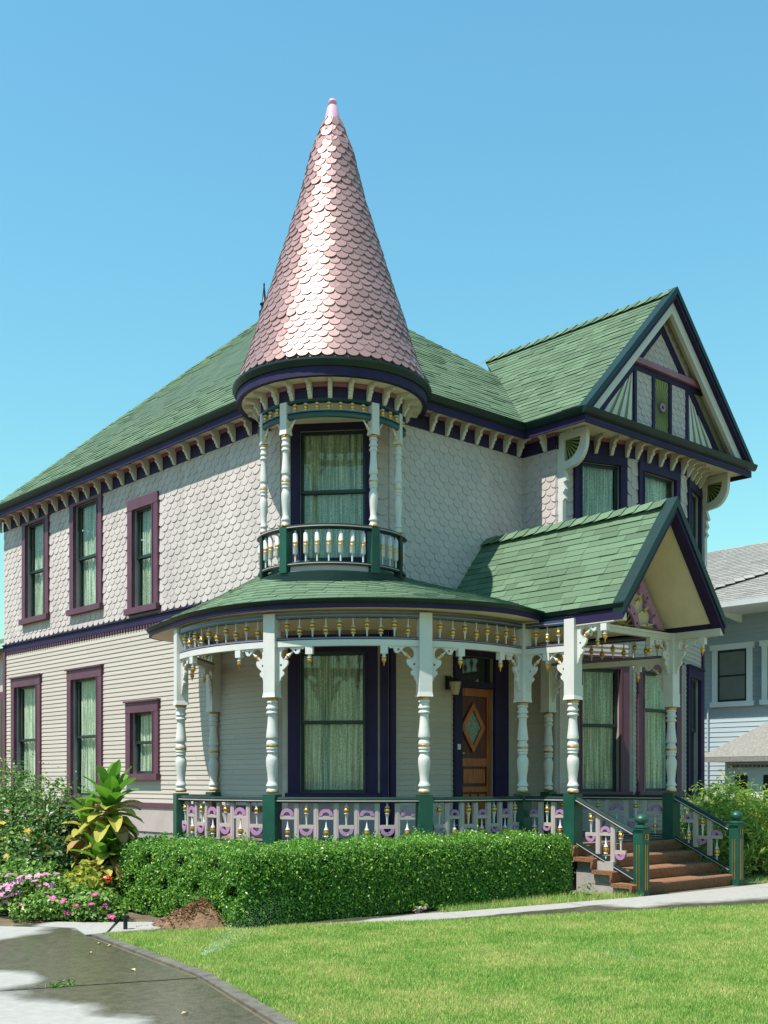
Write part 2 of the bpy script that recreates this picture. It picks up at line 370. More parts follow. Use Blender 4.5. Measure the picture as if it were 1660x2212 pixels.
def window(F, u0, u1, z0, z1, c=.17, mr=None, mt=None, head=.17, sill=.1, curtain=True, cl=None, cr=None, top_dark=0, lab=None, crown=True, side=0.0):
    mt = mt or m_plum; cl = c if cl is None else cl; cr = c if cr is None else cr; mr = mr or (z0+z1)/2
    mb = M()
    mb.pan(F, u0-cl, u0, z0, z1, 0, .05); mb.pan(F, u1, u1+cr, z0, z1, 0, .05); mb.pan(F, u0-cl, u1+cr, z1, z1+head, .001, .055)
    if crown: mb.pan(F, u0-cl-.03, u1+cr+.03, z1+head, z1+head+.03, .001, .085)
    for a, b in ((u0-.022, u0), (u1, u1+.022)): mb.pan(F, a, b, z0, z1, .05, .062)
    w = part('window', mb, mt, label=lab)
    s = M(); s.pan(F, u0-cl-.03, u1+cr+.03, z0-sill, z0, .002, .1); part('sill', s, mt, w)
    s = M(); t = .045
    for (za, zb, n) in ((z0, mr+.02, -.07), (mr-.02, z1, -.035)):
        s.pan(F, u0, u0+t, za, zb, n-.03, n); s.pan(F, u1-t, u1, za, zb, n-.03, n); s.pan(F, u0+t, u1-t, za, za+t, n-.03, n-.001); s.pan(F, u0+t, u1-t, zb-t, zb, n-.03, n-.001)
    part('sash', s, m_sash, w)
    for (za, zb, n) in ((z0+t, mr+.02-t, -.085), (mr-.02+t, z1-t, -.05)):
        s = M(); s.add([F(u0+t, za, n), F(u1-t, za, n), F(u1-t, zb, n), F(u0+t, zb, n)], [(0, 1, 2, 3) if F.u.cross(Vector((0, 0, 1))).dot(F.n) > 0 else (3, 2, 1, 0)]); part('pane', s, m_glass, w, fix=False)
    if curtain:
        s = M(); n = 60; vs = []; ph = R.uniform(0, 6); ua = u0+.02+side*(u1-u0); W_ = u1-.02-ua
        for i in range(n+1):
            u = ua+W_*i/n; d = -.135+.018*math.sin(i*1.05+ph)+.013*math.sin(i*.47+ph*2)+.008*math.sin(i*2.3)
            vs += [F(u, z0+.02, d), F(u, z1-.02, d*.9-.015)]
        s.add(vs, [(2*i, 2*i+2, 2*i+3, 2*i+1) for i in range(n)], 0, True); part('curtain', s, m_curt, w, fix=False)
    s = M(); s.add([F(u0-.15, z0-.15, -.5), F(u1+.15, z0-.15, -.5), F(u1+.15, z1+.1, -.5), F(u0-.15, z1+.1, -.5)], [(0, 1, 2, 3)]); part('dark_room_backing', s, m_dark, w, fix=False)  # black sheet behind the curtain, the room's darkness put into its colour
    return w
# openings (u0,u1,z0,z1)
oL = [(20.03, 20.83, 4.50, 6.30), (17.96, 18.82, 4.46, 6.31), (16.08, 16.72, 4.24, 5.87)]
oLl = [(20.37, 21.33, 1.12, 3.21), (17.96, 18.92, 1.12, 3.20), (16.07, 16.78, 1.50, 2.51)]
oCu = [(.27, 1.19, 4.45, 6.24)]; oCl = [(.27, 1.19, 1.22, 3.17)]
oD = [(11.83, 12.53, .58, 3.22)]
o1u = [(.42, 1.10, 4.35, 6.21)]; o1l = [(.42, 1.10, 1.22, 3.09)]
o2u = [(.29, 1.15, 4.35, 6.21)]; o2l = [(.29, 1.15, 1.22, 3.09)]
o3u = [(.30, 1.0, 4.35, 6.21)]; o3l = [(.30, 1.0, 1.22, 3.09)]
YB = 21.9
for F, a, b, up, lo in ((FL, C1[1], YB, oL, oLl), (FC, 0, CL, oCu, oCl), (FR, C2[0], 13.21, [], oD), (FT, 10.87, VY, [], []), (F1, 0, L1, o1u, o1l), (F2, 0, L2, o2u, o2l), (F3, 0, L3, o3u, o3l)):
    wall(F, a, b, ZB, ZS, up); wall(F, a, b, .45, ZB, lo)
wr = M(); wr.box(17.0, 17.13, 10.87, YB, .0, ZS); part('wall', wr, m_clap)
wr = M(); wr.box(WX, 17.13, YB-.12, YB, .0, ZS); part('wall', wr, m_clap)
ex = lambda ops, l, r=None, h=.17, s=.1: [(a-l+.01, b+(l if r is None else r)-.01, c-s, d+h) for a, b, c, d in ops]
scales(FL, C1[1], YB, 4.10, 6.36, ex(oL, .17))
scales(FC, 0, CL, 4.10, 6.36, [(.14, 1.33, 4.1, 6.45)])
scales(FR, C2[0], 13.21, 4.10, 6.36, [])
scales(FT, 10.87, VY, 4.10, 6.36, [])
for F, L_ in ((F1, L1), (F2, L2), (F3, L3)):
    scales(F, 0, L_, 4.10, 6.36, [((.29, 1.26, 4.2, 6.4) if F is F1 else (.14, 1.30, 4.2, 6.4))])
boards(FL, C1[1]+.06, YB-.11, 1.03, ZB-.12, [(a-.165, b+.165, c-.1, d+.17) for a, b, c, d in oLl])
boards(FC, .02, CL-.1, .95, ZB-.3, [(.10, 1.36, .9, 3.4)])
boards(FR, C2[0]+.1, 13.21, .58, ZB-.3, [(11.67, 12.83, .5, 3.36)])
boards(FT, 10.87, VY, .6, ZB, [])
for F, L_ in ((F1, L1), (F2, L2), (F3, L3)): boards(F, .05, L_-.05, .6, ZB, [((.255, 1.265, 1.1, 3.25) if F is F1 else (.13, 1.31, 1.1, 3.25))])
wallp = [o for o in house.children if o.name.startswith('wall')]
emit('wall_shingle', m_shing, wallp[0]); emit('siding_board', m_clap, wallp[1])
# trim: belt, skirt, corner boards, frieze
mb = M(); mb.pan(FL, C1[1], YB, 3.94, 4.06, .001, .035); mb.pan(FL, C1[1], YB, 4.06, 4.085, .001, .06); part('belt_course', mb, m_navy)
for k in range(70): pass
mb = M()
for k in range(86):
    y = C1[1]+1.2+k*.092
    if y < YB-.05: mb.pan(FL, y, y+.05, 3.885, 3.939, .002, .03)
part('dentil_row', mb, m_plum)
mb = M(); mb.pan(FL, C1[1], YB, .95, 1.03, .001, .04); part('skirt_board', mb, m_plum)
mb = M(); mb.pan(FL, C1[1], YB, .56, .95, .001, .02); part('plinth', mb, m_taupe)
mb = M(); mb.pan(FL, C1[1], YB, 0, .56, -.3, -.28); part('crawlspace_shade', mb, m_dark)  # black sheet painted as the shade in the gap under the wall
mb = M(); mb.pan(FL, YB-.11, YB, 1.03, 3.94, .001, .04); part('corner_board', mb, m_plum)
mb = M(); mb.pan(FC, CL-.115, CL-.005, .6, 3.6, .001, .045); mb.pan(FR, C2[0]+.003, C2[0]+.1, .6, 3.6, .001, .045); part('corner_board', mb, m_navy)
mb = M(); mb.pan(F3, L3-.1, L3+.02, .6, ZS-.25, .001, .04); part('corner_board', mb, m_navy)
mb = M()
for F, a, b in ((FL, C1[1], YB), (FR, C2[0], 13.21), (FT, 10.87, VY), (F1, 0, L1), (F2, 0, L2), (F3, 0, L3)):
    mb.pan(F, a, b, 6.35, 6.545, .001, .03)
part('frieze_board', mb, m_navy)
mb = M()
for F, a, b in ((FL, C1[1], YB), (FR, C2[0], 13.21), (FT, 10.87, VY), (F1, 0, L1), (F2, 0, L2), (F3, 0, L3)):
    mb.pan(F, a, b, 6.545, ZS-.003, .001, .05)
part('frieze_moulding', mb, m_rose)
for i, o in enumerate(oL): window(FL, *o, mr=(5.39, 5.36, 5.08)[i], crown=False, head=.05 if i < 2 else .17, side=.01)
for i, o in enumerate(oLl): window(FL, *o, mr=(2.17, 2.17, 2.015)[i], side=.01, curtain=True)
window(FC, *oCu[0], c=.125, mr=5.40, mt=m_navy, head=.1, crown=False); window(FC, *oCl[0], c=.165, mr=2.2, mt=m_navy, head=.2)
window(F1, *o1u[0], c=.125, mr=5.2, mt=m_navy, head=.13, crown=False); window(F1, *o1l[0], c=.16, mr=2.23, mt=m_plum, head=.17)
window(F2, *o2u[0], c=.125, mr=5.2, mt=m_navy, head=.13, crown=False); window(F2, *o2l[0], c=.16, mr=2.5, mt=m_plum, head=.17)
window(F3, *o3u[0], c=.125, mr=5.2, mt=m_navy, head=.13, crown=False); window(F3, *o3l[0], c=.16, mr=2.23, mt=m_navy, head=.17)

# ------------------------------------------------------------------ main roof
ZE = 6.73
H = (12.25, 14.95, 9.73); AP = (13.13, 18.2, 10.53)
e0, e1 = (9.13, 22.2, ZE), (9.13, 11.23, ZE)
V0 = (12.91, 11.23, ZE); V1 = (14.51, 13.2, 8.35); HR = (17.3, 11.23, ZE)
roof = part('roof', M().poly([e0, e1, H, AP]).poly([e1, V0, V1, H]).poly([H, V1, (17.3, 13, 6.9), (17.3, 22.2, ZE), AP]).poly([e0, AP, (17.3, 22.2, ZE)]), m_roofb, fix=False)
tile_roof([e1, e0, AP, H]); tile_roof([e1, V0, V1, H], e=.12)
tile_roof([(17.3, 22.2, ZE), (17.3, 13., ZE), V1, H, AP][0:2]+[V1, H, AP], e=.3, w=.9)
# front gable
GX, GY, PK = 15.17, 10.1, 9.06
gl, gr_, gp = 12.91, 17.43, (GX, GY, PK)
VT = (GX, 14.15, PK)
groof = part('gable_roof', M().poly([(gl, GY, ZE), gp, VT, V0]).poly([(gr_, GY, ZE), gp, VT, (gr_, 14.2, ZE)]), m_roofb, fix=False)
tile_roof([V0, (gl, GY, ZE), gp, VT], e=.12); tile_roof([(gr_, GY, ZE), (gr_, 14.2, ZE), VT, gp], e=.13)
ridge_caps((GX, VT[1], PK+.01), (GX, GY, PK+.01), None, groof)
ridge_caps(V1, H, None, roof, w=.13); ridge_caps(e0, AP, None, roof, w=.13)
# eaves: fascia, gutter, soffit
for bx in ((9.13, 9.155, 12.2, 22.2), (10.4, 12.935, 11.23, 11.255), (12.91, 12.935, GY, 11.229), (12.936, gr_, GY+.002, GY+.027), (gr_-.025, gr_, GY+.028, 14.2)):
    mb = M(); mb.box(*bx, 6.53, 6.64); part('fascia', mb, m_navy)
gp_ = [(0, 0), (.04, .02), (.06, .06), (.075, .10), (.0, .10)]
for ga, gb, gc in (((9.12, 22.25), (9.12, 12.2), (13, 16)), ((10.4, 11.22), (12.90, 11.22), (13, 16)), ((12.90, 11.24), (12.90, GY-.02), (15, 10.6)), ((12.84, GY-.01), (gr_+.06, GY-.01), (15, 14))):
    mb = M(); mb.sweep([(*ga, 6.635), (*gb, 6.635)], gp_, cen=gc); part('gutter', mb, m_dkgr)
mb = M(); mb.poly([(9.13, 22.2, ZS), (WX, 22.2, ZS), (WX, 12.4, ZS), (9.13, 12.4, ZS)]).poly([(10.4, 11.23, ZS), (12.92, 11.23, ZS), (12.92, 11.55, ZS), (10.4, 11.55, ZS)]).poly([(12.92, GY, ZS+.001), (gr_, GY, ZS+.001), (gr_, 11.6, ZS+.001), (12.92, 11.6, ZS+.001)])
part('soffit', mb, m_soff, fix=False)
# pediment
PY = 10.38
FP = frame((0, PY), (1, 0), (0, -1))
mb = M(); mb.poly([(gl, PY, ZE-.12), (gr_, PY, ZE-.12), (gr_, PY, ZE), (GX, PY, PK), (gl, PY, ZE)]); ped = part('pediment', mb, m_under, fix=False)
mb = M(); mb.poly([(gl, GY, ZE-.02), (gr_, GY, ZE-.02), (gr_, PY, ZE+.01), (gl, PY, ZE+.01)]); part('pediment_ledge', mb, m_dkgr, ped, fix=False)
slope = (PK-ZE)/(GX-gl)
zroof = lambda x: PK-slope*abs(x-GX)-.12
def rake(y0, y1, o0, o1, name, mt, parent=None):
    mb = M()
    for s in (-1, 1):
        xe = GX+s*(GX-gl+.02); c = slope/math.hypot(1, slope)
        q = lambda x, off: PK-slope*abs(x-GX)-off*math.hypot(1, slope)
        xb0 = GX+s*((PK-o0*math.hypot(1, slope)-ZE)/slope+.03); xb1 = GX+s*((PK-o1*math.hypot(1, slope)-ZE)/slope+.03)
        pts = [(GX, q(GX, o0)), (xb0, q(xb0, o0)), (xb1, q(xb1, o1)), (GX, q(GX, o1))]
        vs = [(x, y0, z) for x, z in pts]+[(x, y1, z) for x, z in pts]
        mb.add(vs, [(0, 1, 2, 3), (7, 6, 5, 4), (0, 4, 5, 1), (1, 5, 6, 2), (2, 6, 7, 3), (3, 7, 4, 0)])
    return part(name, mb, mt, parent)
rake(GY-.04, GY+.12, -.03, .045, 'rake_board', m_dkgr); rake(GY-.02, GY+.12, .046, .095, 'rake_moulding', m_navy); rake(GY+.06, GY+.13, .096, .24, 'rake_trim', m_white)
rake(GY+.112, PY-.001, .06, .085, 'gable_soffit', m_soff); rake(PY-.035, PY-.003, .30, .42, 'pediment_rail', m_navy, ped)
mb = M(); mb.pan(FP, GX-1.15, GX+1.15, 7.72, 7.81, .004, .034); 
for x in (14.47, 14.95, 15.41, 15.88): mb.pan(FP, x-.035, x+.035, ZE, 7.719, .005, .036)
part('pediment_rail', mb, m_navy, ped)
mb = M(); mb.pan(FP, GX-1.08, GX+1.08, 7.811, 7.90, .004, .09); part('pediment_shelf', mb, m_rose, ped)
for (u0, u1) in ((14.5, 14.92), (15.44, 15.85)): scales(FP, u0, u1, ZE+.02, 7.70, [], w=.14, e=.1)
z = 7.92; k = 0
while z < PK-.5:
    hw = (PK-.2-.21-z)/slope; u = GX-hw+(.07 if k % 2 else 0)
    while u < GX+hw: cand('pediment_shingle', basis(FP(u, z), (1, 0, 0), (0, 0, 1), FP.n, .14, .21), 'fish', FP.n); u += .14
    z += .1; k += 1
for Mx, key, n, wh in CAND.pop('wall_shingle'): CAND['pediment_shingle'].append((Mx, key, n, wh))
emit('pediment_shingle', m_shing, ped)
for s, xi, cx_ in ((-1, 14.43, 14.36), (1, 15.92, 15.99)):   # corner sunbursts
    za = 7.66; x0 = xi
    o = M(); xo = GX+s*((PK-.35-ZE)/slope); o.poly([(x0, PY-.006, ZE+.01), (xo, PY-.006, ZE+.01), (x0, PY-.006, PK-slope*abs(x0-GX)-.3)]); sb = part('sunburst_panel', o, m_olive, ped, fix=False)
    for k in range(5):
        t0, t1 = (k+.25)/5.2, (k+.8)/5.2; xa, xb = x0+(xo-x0)*t0, x0+(xo-x0)*t1; tip = (x0+s*.015, PK-slope*abs(x0-GX)-.5)
        r = M(); r.add([(tip[0], PY-.008, tip[1]), (xa, PY-.008, ZE+.012), (xb, PY-.008, ZE+.012), (tip[0], PY-.02, tip[1]), (xa, PY-.024, ZE+.012), (xb, PY-.024, ZE+.012)], [(3, 4, 5), (0, 3, 4, 1), (0, 3, 5, 2), (1, 4, 5, 2)]); part('sun_ray', r, m_white, ped)
o = M(); o.pan(FP, 14.987, 15.373, ZE+.01, 7.718, .004, .01); part('sunburst_panel', o, m_olive, ped)
o = M(); c0 = (15.18, 7.28)
for k in range(36):
    a = 2*math.pi*k/36; ca, sa = math.cos(a), math.sin(a); rr = min(.185/max(abs(ca), 1e-3), .42/max(abs(sa), 1e-3)); w = .006
    p, q = (c0[0]+ca*.06, c0[1]+sa*.06), (c0[0]+ca*rr, c0[1]+sa*rr)
    o.add([(p[0]-sa*w*.5, PY-.014, p[1]+ca*w*.5), (p[0]+sa*w*.5, PY-.014, p[1]-ca*w*.5), (q[0]+sa*w*1.6, PY-.014, q[1]-ca*w*1.6), (q[0]-sa*w*1.6, PY-.014, q[1]+ca*w*1.6)], [(0, 1, 2, 3)])
part('ray_carving', o, mat('dark_olive', (.07, .09, .025), .6), ped, fix=False)
o = M()
for k in range(8):
    a = 2*math.pi*k/8; cxx, czz = c0[0]+.05*math.cos(a), c0[1]+.05*math.sin(a)
    ring = [(.024*math.cos(t*math.pi/3), .024*math.sin(t*math.pi/3)) for t in range(6)]
    o.plate(ring, [], lambda p, q, n, X=cxx, Z=czz: (X+p, PY-.03+n, Z+q), .03)
part('rosette', o, m_lilac, ped)
# eave brackets
prof = [(0, 0), (.19, 0), (.19, -.035), (.165, -.04), (.15, -.06), (.12, -.065), (.105, -.09), (.115, -.115), (.10, -.14), (.075, -.15), (.07, -.18), (.05, -.20), (.045, -.23), (.02, -.25), (0, -.25)]
def bracket_mesh(th=.05, s=1.): 
    mb = M(); mb.plate([(a*s, b*s) for a, b in prof], [], lambda a, b, n: (a, n, b), th); mb.box(.14*s, .25*s, -th/2+.006, th/2-.006, -.045, 0); return mb.mesh('eave_bracket', m_cream)
bmesh_b = bracket_mesh()
def put(me, name, p, d, parent=None):     # local +X along d
    d = Vector((d[0], d[1], 0)).normalized(); s = Vector((-d.y, d.x, 0)); return link(name, me, parent or house, M4=basis(Vector(p)-Vector(OFF), d, s, (0, 0, 1), 1, 1))
y = 13.35
while y < 22: put(bmesh_b, 'eave_bracket', (WX-.03, y, ZS-.004), (-1, 0)); y += .41
x = 11.2
while x < 13.1: put(bmesh_b, 'eave_bracket', (x, VY-.03, ZS-.004), (0, -1)); x += .31
put(bmesh_b, 'eave_bracket', (13.18, 11.05, ZS-.004), (-1, 0))
for F, L_ in ((F1, L1), (F2, L2), (F3, L3)):
    n = 5
    for k in range(n):
        u = .1+(L_-.2)*k/(n-1); put(bmesh_b, 'eave_bracket', F(u, ZS-.004, .03), F.n)
# scroll brackets that carry the gable
def scroll(x):
    mb = M(); o = [(0, 0), (.0, -1.75), (.06, -1.75), (.06, -1.55), (.09, -1.5), (.09, -1.02), (.13, -.98), (.09, -.9), (.14, -.84), (.10, -.74), (.16, -.72), (.11, -.56), (.23, -.54)]
    o += [(.23+.30*math.sin(t), -.54+.36*(1-math.cos(t))) for t in [i*math.pi/2/8 for i in range(1, 9)]]+[(.53, 0)]
    hole = [(.12, -.12)]+[(.12+.30*math.cos(t), -.12-.32*math.sin(t)) for t in [i*math.pi/2/8 for i in range(9)]]
    mb.plate([(a, b) for a, b in o], [hole], lambda a, b, n: (x+n, 10.85-a, ZS-.02+b), .075)
    s = part('scroll_bracket', mb, m_white)
    f = M(); f.poly([(x, 10.85-a, ZS-.02+b) for a, b in hole]); part('fan_panel', f, m_dkgr, s, fix=False)
    f = M()
    for k in range(7):
        t = (k+.5)/7*math.pi/2; w = .014
        for sg in (-1, 1): f.add([(x+sg*.008, 10.73, ZS-.14), (x+sg*.008, 10.73-.29*math.cos(t-.05), ZS-.14-.31*math.sin(t-.05)), (x+sg*.008, 10.73-.29*math.cos(t+.05), ZS-.14-.31*math.sin(t+.05))], [(0, 1, 2)])
    part('fan_ray', f, m_olive, s, fix=False)
scroll(13.26); scroll(17.08)
# finial
mb = M(); mb.lathe([(.10, 0), (.10, .16), (.06, .2), (.06, .27), (.09, .30), (.04, .36), (.03, .5), (.012, .66), (.02, .68), (.0, .75)], (AP[0], AP[1], AP[2]-.03), 10); part('finial', mb, m_dkgr)

# ------------------------------------------------------------------ turret
AX = (9.83, 12.03); d0 = (-.6675, -.7446); rt = (.7446, -.6675)
def tp(a, r, z): return (AX[0]+r*(math.cos(a)*d0[0]+math.sin(a)*rt[0]), AX[1]+r*(math.cos(a)*d0[1]+math.sin(a)*rt[1]), z)
cone_prof = [(1.31, 6.70), (1.245, 6.88), (1.17, 7.08), (1.085, 7.32), (.98, 7.68), (.84, 8.09), (.64, 8.71), (.44, 9.34), (.285, 9.97), (.115, 10.43)]
cone = part('cone_roof', M().lathe([(r-.012, z) for r, z in cone_prof], (AX[0], AX[1], 0), 48), m_coneb)
# rows of scallops
arc = [0]; 
for i in range(1, len(cone_prof)): arc.append(arc[-1]+math.hypot(cone_prof[i][0]-cone_prof[i-1][0], cone_prof[i][1]-cone_prof[i-1][1]))
def atl(s):
    for i in range(1, len(arc)):
        if s <= arc[i] or i == len(arc)-1:
            t = (s-arc[i-1])/(arc[i]-arc[i-1]); a, b = cone_prof[i-1], cone_prof[i]; dr, dz = b[0]-a[0], b[1]-a[1]; l = math.hypot(dr, dz)
            return a[0]+dr*t, a[1]+dz*t, dr/l, dz/l
s = .05; k = 0; e = .0955; n = 0; aF = math.atan2(d0[1], d0[0])
while s < arc[-1]-.12:
    r, z, dr, dz = atl(s); w_ = .152 if r > .5 else .135
    if k % 4 == 0: n = max(9, int(round(2*math.pi*(r-.05)/w_)))
    w = 2*math.pi*r/n
    for j in range(n):
        a = aF+2*math.pi*(j+(.5 if k % 2 else 0)+R.uniform(-.035, .035))/n; rad_ = Vector((math.cos(a), math.sin(a), 0)); v = rad_*dr+Vector((0, 0, dz)); nn = rad_*dz-Vector((0, 0, dr)); u = Vector((-math.sin(a), math.cos(a), 0))
        tl = R.uniform(-.025, .025); n2 = (nn+u*tl+v*R.uniform(-.02, .02)).normalized(); u2 = (u-n2*u.dot(n2)).normalized(); v2 = n2.cross(u2)
        p = Vector((AX[0], AX[1], z))+rad_*r
        cand('cone_shingle', basis(p+v*R.uniform(-.006, .006), u2, v2, n2, w*1.02, e*1.9, R.uniform(.9, 1.3)), 'cone', nn)
    s += e; k += 1
emit('cone_shingle', m_cone, cone)
mb = M(); mb.lathe([(.125, 10.38), (.118, 10.43), (.075, 10.63), (.055, 10.66), (.046, 10.67), (.058, 10.69), (.062, 10.715), (.045, 10.745), (0, 10.755)], (AX[0], AX[1], 0), 18); part('cone_cap', mb, m_pink)
ring = lambda r0, r1, z0, z1: [(r0, z0), (r1, z0), (r1, z1), (r0, z1), (r0, z0)]
mb = M(); mb.lathe([(1.20, 6.62), (1.325, 6.62), (1.35, 6.66), (1.365, 6.69), (1.365, 6.715), (1.30, 6.72)], (*AX, 0), 56, sm=False); part('turret_gutter', mb, m_dkgr)
mb = M(); mb.lathe(ring(1.24, 1.305, 6.50, 6.619), (*AX, 0), 56); part('turret_fascia', mb, m_navy)
mb = M(); mb.lathe([(0, 6.515), (1.24, 6.515)], (*AX, 0), 48); part('turret_soffit', mb, m_soff, fix=False)
mb = M(); mb.lathe(ring(.95, 1.005, 6.315, 6.455), (*AX, 0), 48); part('turret_frieze', mb, m_navy)
mb = M(); mb.lathe(ring(.95, 1.03, 6.456, 6.513), (*AX, 0), 48); part('turret_moulding', mb, m_rose)
mb = M(); mb.lathe([(0, 6.33), (.95, 6.33)], (*AX, 0), 40); part('balcony_ceiling', mb, m_soff, fix=False)
bm2 = bracket_mesh(.055, .82)
for k in range(-7, 8):
    a = rad(k*14.6+1); p = tp(a, 1.0, 6.512); q = tp(a, 2, 0); put(bm2, 'turret_bracket', p, (q[0]-AX[0], q[1]-AX[1]))
def tarc(a0, a1, r, z, n=40): return [tp(a0+(a1-a0)*i/n, r, z) for i in range(n+1)]
sq = lambda w, h: [(-w/2, 0), (w/2, 0), (w/2, h), (-w/2, h)]
rnd_ = lambda r: [(r*math.cos(i*math.pi/4), r*math.sin(i*math.pi/4)) for i in range(8)]
A1, A2, AE = rad(35.7), rad(67), rad(84)
mb = M(); mb.sweep(tarc(-AE, AE, .97, 6.275), sq(.09, .04), cen=AX); tf = part('spindle_frieze', mb, m_dkgr); mb = M(); mb.sweep(tarc(-AE, AE, .98, 6.11), rnd_(.04), cen=AX, sm=True); part('bottom_rail', mb, m_teal, tf)
mb = M(); mb.sweep(tarc(-AE, AE, .98, 6.145), [(-.04, 0), (.041, 0), (.041, .012), (-.04, .012)], cen=AX); part('rail_stripe', mb, m_teal, tf)
def spindle_mesh(h, ball, r=.036, name='spindle'):   # hanging spindle with a gilt ball
    mb = M(); b = ball*h
    pr = [(.009, 0), (.013, b*.5), (.022, b-.05), (.03, b-.042), (.03, b-.034), (.017, b-.03), (r, b-.016), (r+.004, b), (r, b+.016), (.017, b+.03), (.03, b+.036), (.03, b+.044), (.016, b+.05), (.01, b+.06), (.009, h)]
    mz = [0]*5+[1]*4+[0]*5
    mb.lathe(pr, (0, 0, 0), 10, mz=mz); return mb.mesh(name, [m_white, m_gold])
sm_t = spindle_mesh(.135, .5, .027)
def place(me, name, p, parent): return link(name, me, parent, loc=tuple(Vector(p)-Vector(OFF)))
for k in range(-9, 10):
    a = rad(k*8.9+.0)
    if min(abs(a-A1), abs(a+A1), abs(a-A2), abs(a+A2)) > rad(3.5): place(sm_t, 'spindle', tp(a, .98, 6.145), tf)
mb = M(); mb.sweep(tarc(-AE, AE, .98, 4.635), [(-.045, .02), (-.02, 0), (.02, 0), (.05, .02), (.05, .05), (.02, .07), (-.03, .07)], cen=AX); br = part('balcony_railing', mb, m_dkgr); mb = M(); mb.sweep(tarc(-AE, AE, .98, 4.17), sq(.07, .045), cen=AX); part('bottom_rail', mb, m_dkgr, br)
mb = M(); mb.sweep(tarc(-AE, AE, .98, 4.665), sq(.112, .012), cen=AX); part('rail_stripe', mb, m_taupe, br); mb = M(); mb.sweep(tarc(-AE, AE, .98, 4.19), sq(.08, .01), cen=AX); part('rail_stripe', mb, m_taupe, br)
mb = M(); pr = [(.012, 0), (.012, .10), (.024, .105), (.033, .12), (.033, .20), (.036, .205), (.036, .225), (.032, .23), (.032, .24), (.036, .245), (.036, .265), (.032, .27), (.032, .37), (.022, .385), (.006, .42), (.006, .43)]
mb.lathe(pr, (0, 0, 0), 10, mz=[0]*5+[1, 1, 0, 0, 1, 1]+[0]*4); bal = mb.mesh('baluster', [m_white, m_gold])
for k in range(-9, 10):
    a = rad(k*8.9)
    if min(abs(a-A1), abs(a+A1), abs(a-A2), abs(a+A2)) > rad(3.5): place(bal, 'baluster', tp(a, .98, 4.215), br)
mb = M(); mb.lathe([(0, 4.10), (1.0, 4.10), (1.02, 4.09), (1.02, 4.0), (1.08, 3.99), (1.08, 3.90), (1.12, 3.88), (1.12, 3.80)], (*AX, 0), 56, sm=False); part('balcony_base', mb, m_dkgr)
mb = M(); mb.sweep(tarc(-rad(31), rad(31), .97, 4.10), sq(.03, .07), cen=AX); part('balcony_kick_board', mb, m_taupe)
def post(name, p, rz, zt, zb, zped, ztop, w=.16, rr=.073, base_z=.58, gs=1., ped=None):
    """turned post: square block above, turned shaft, pedestal below"""
    h = zt-zb; T = Matrix.Translation((p[0], p[1], 0)) @ Matrix.Rotation(rz, 4, 'Z')
    f = [(0, .8), (.014, .78), (.03, .98), (.044, .98), (.05, .80), (.075, .82), (.095, 1.02), (.108, 1.0), (.116, .76), (.128, .78), (.148, 1.02), (.16, .99), (.168, .76), (.20, .72), (.27, .80), (.36, .95), (.40, 1.03), (.416, 1.0), (.425, .78), (.437, .74), (.45, .86), (.47, .98), (.485, 1.0), (.492, .96), (.515, .96), (.523, 1.0), (.538, .98), (.545, .86), (.568, .94), (.58, .74), (.60, .78), (.625, .98), (.66, 1.05), (.71, 1.0), (.80, .82), (.87, .73), (.90, .84), (.918, 1.02), (.93, 1.0), (.938, .78), (.955, .80), (.972, 1.0), (.98, .98), (1, .96)]
    f = f if zb < 2 else f
    mb = M(); mb.T = T; mb.lathe([(r*rr, zb+(1-t)*h) for t, r in reversed(f)], (0, 0, 0), 20)
    q = w/2; mb.box(-q, q, -q, q, zt+.05, ztop); a = [(-q, -q), (q, -q), (q, q), (-q, q)]; c = q*1.14
    # flared foot of the block
    lo = [(x*1.12, y*1.12, zt+.012) for x, y in a]; hi = [(x, y, zt+.07) for x, y in a]
    mb.add(lo+hi, [(0, 1, 2, 3), (0, 1, 5, 4), (1, 2, 6, 5), (2, 3, 7, 6), (3, 0, 4, 7)])
    o = part(name, mb, m_white)
    pd = M(); pd.T = T; q = w*.54; pd.box(-q, q, -q, q, zped, zb-.02); part('pedestal', pd, ped or m_green, o)
    for t in (0.004, .50, .99):
        g = M(); g.T = T; z = zt-t*h; r = rr*.98
        gh = 1 if zb < 2 else .75
        g.lathe([(r*.8, z-.019*gh), (r*1.03, z-.012*gh), (r*1.09, z), (r*1.03, z+.012*gh), (r*.8, z+.019*gh)], (0, 0, 0), 18); part('gold_ring', g, m_gold, o)
    return o
for a in (-A1, A1, -A2, A2):
    p = tp(a, .98, 0); o = post('balcony_post', p, math.atan2(p[1]-AX[1], p[0]-AX[0]), 5.88, 4.70, 4.09, 6.30, w=.11 if abs(a) < 1 else .085, rr=.056 if abs(a) < 1 else .05, ped=m_green if abs(a) < 1 else m_dkgr)
    for sg in (-1, 1):
        if abs(a) > 1 and sg*a > 0: continue
        q1, q2 = tp(a+sg*.06, .98, 5.95), tp(a+sg*.16, .98, 6.07); mb = M(); dv = Vector(q2)-Vector(q1); Lh = dv.length
        mb.T = Matrix.Translation(q1) @ dv.to_track_quat('Z', 'Y').to_matrix().to_4x4()
        mb.lathe([(.012, -.02), (.018, .0), (.026, .03), (.026, .05), (.018, .06), (.012, .09), (.003, Lh+.03)], (0, 0, 0), 8, mz=[0, 0, 1, 1, 0, 0]); part('corner_spindle', mb, [m_white, m_gold], o)

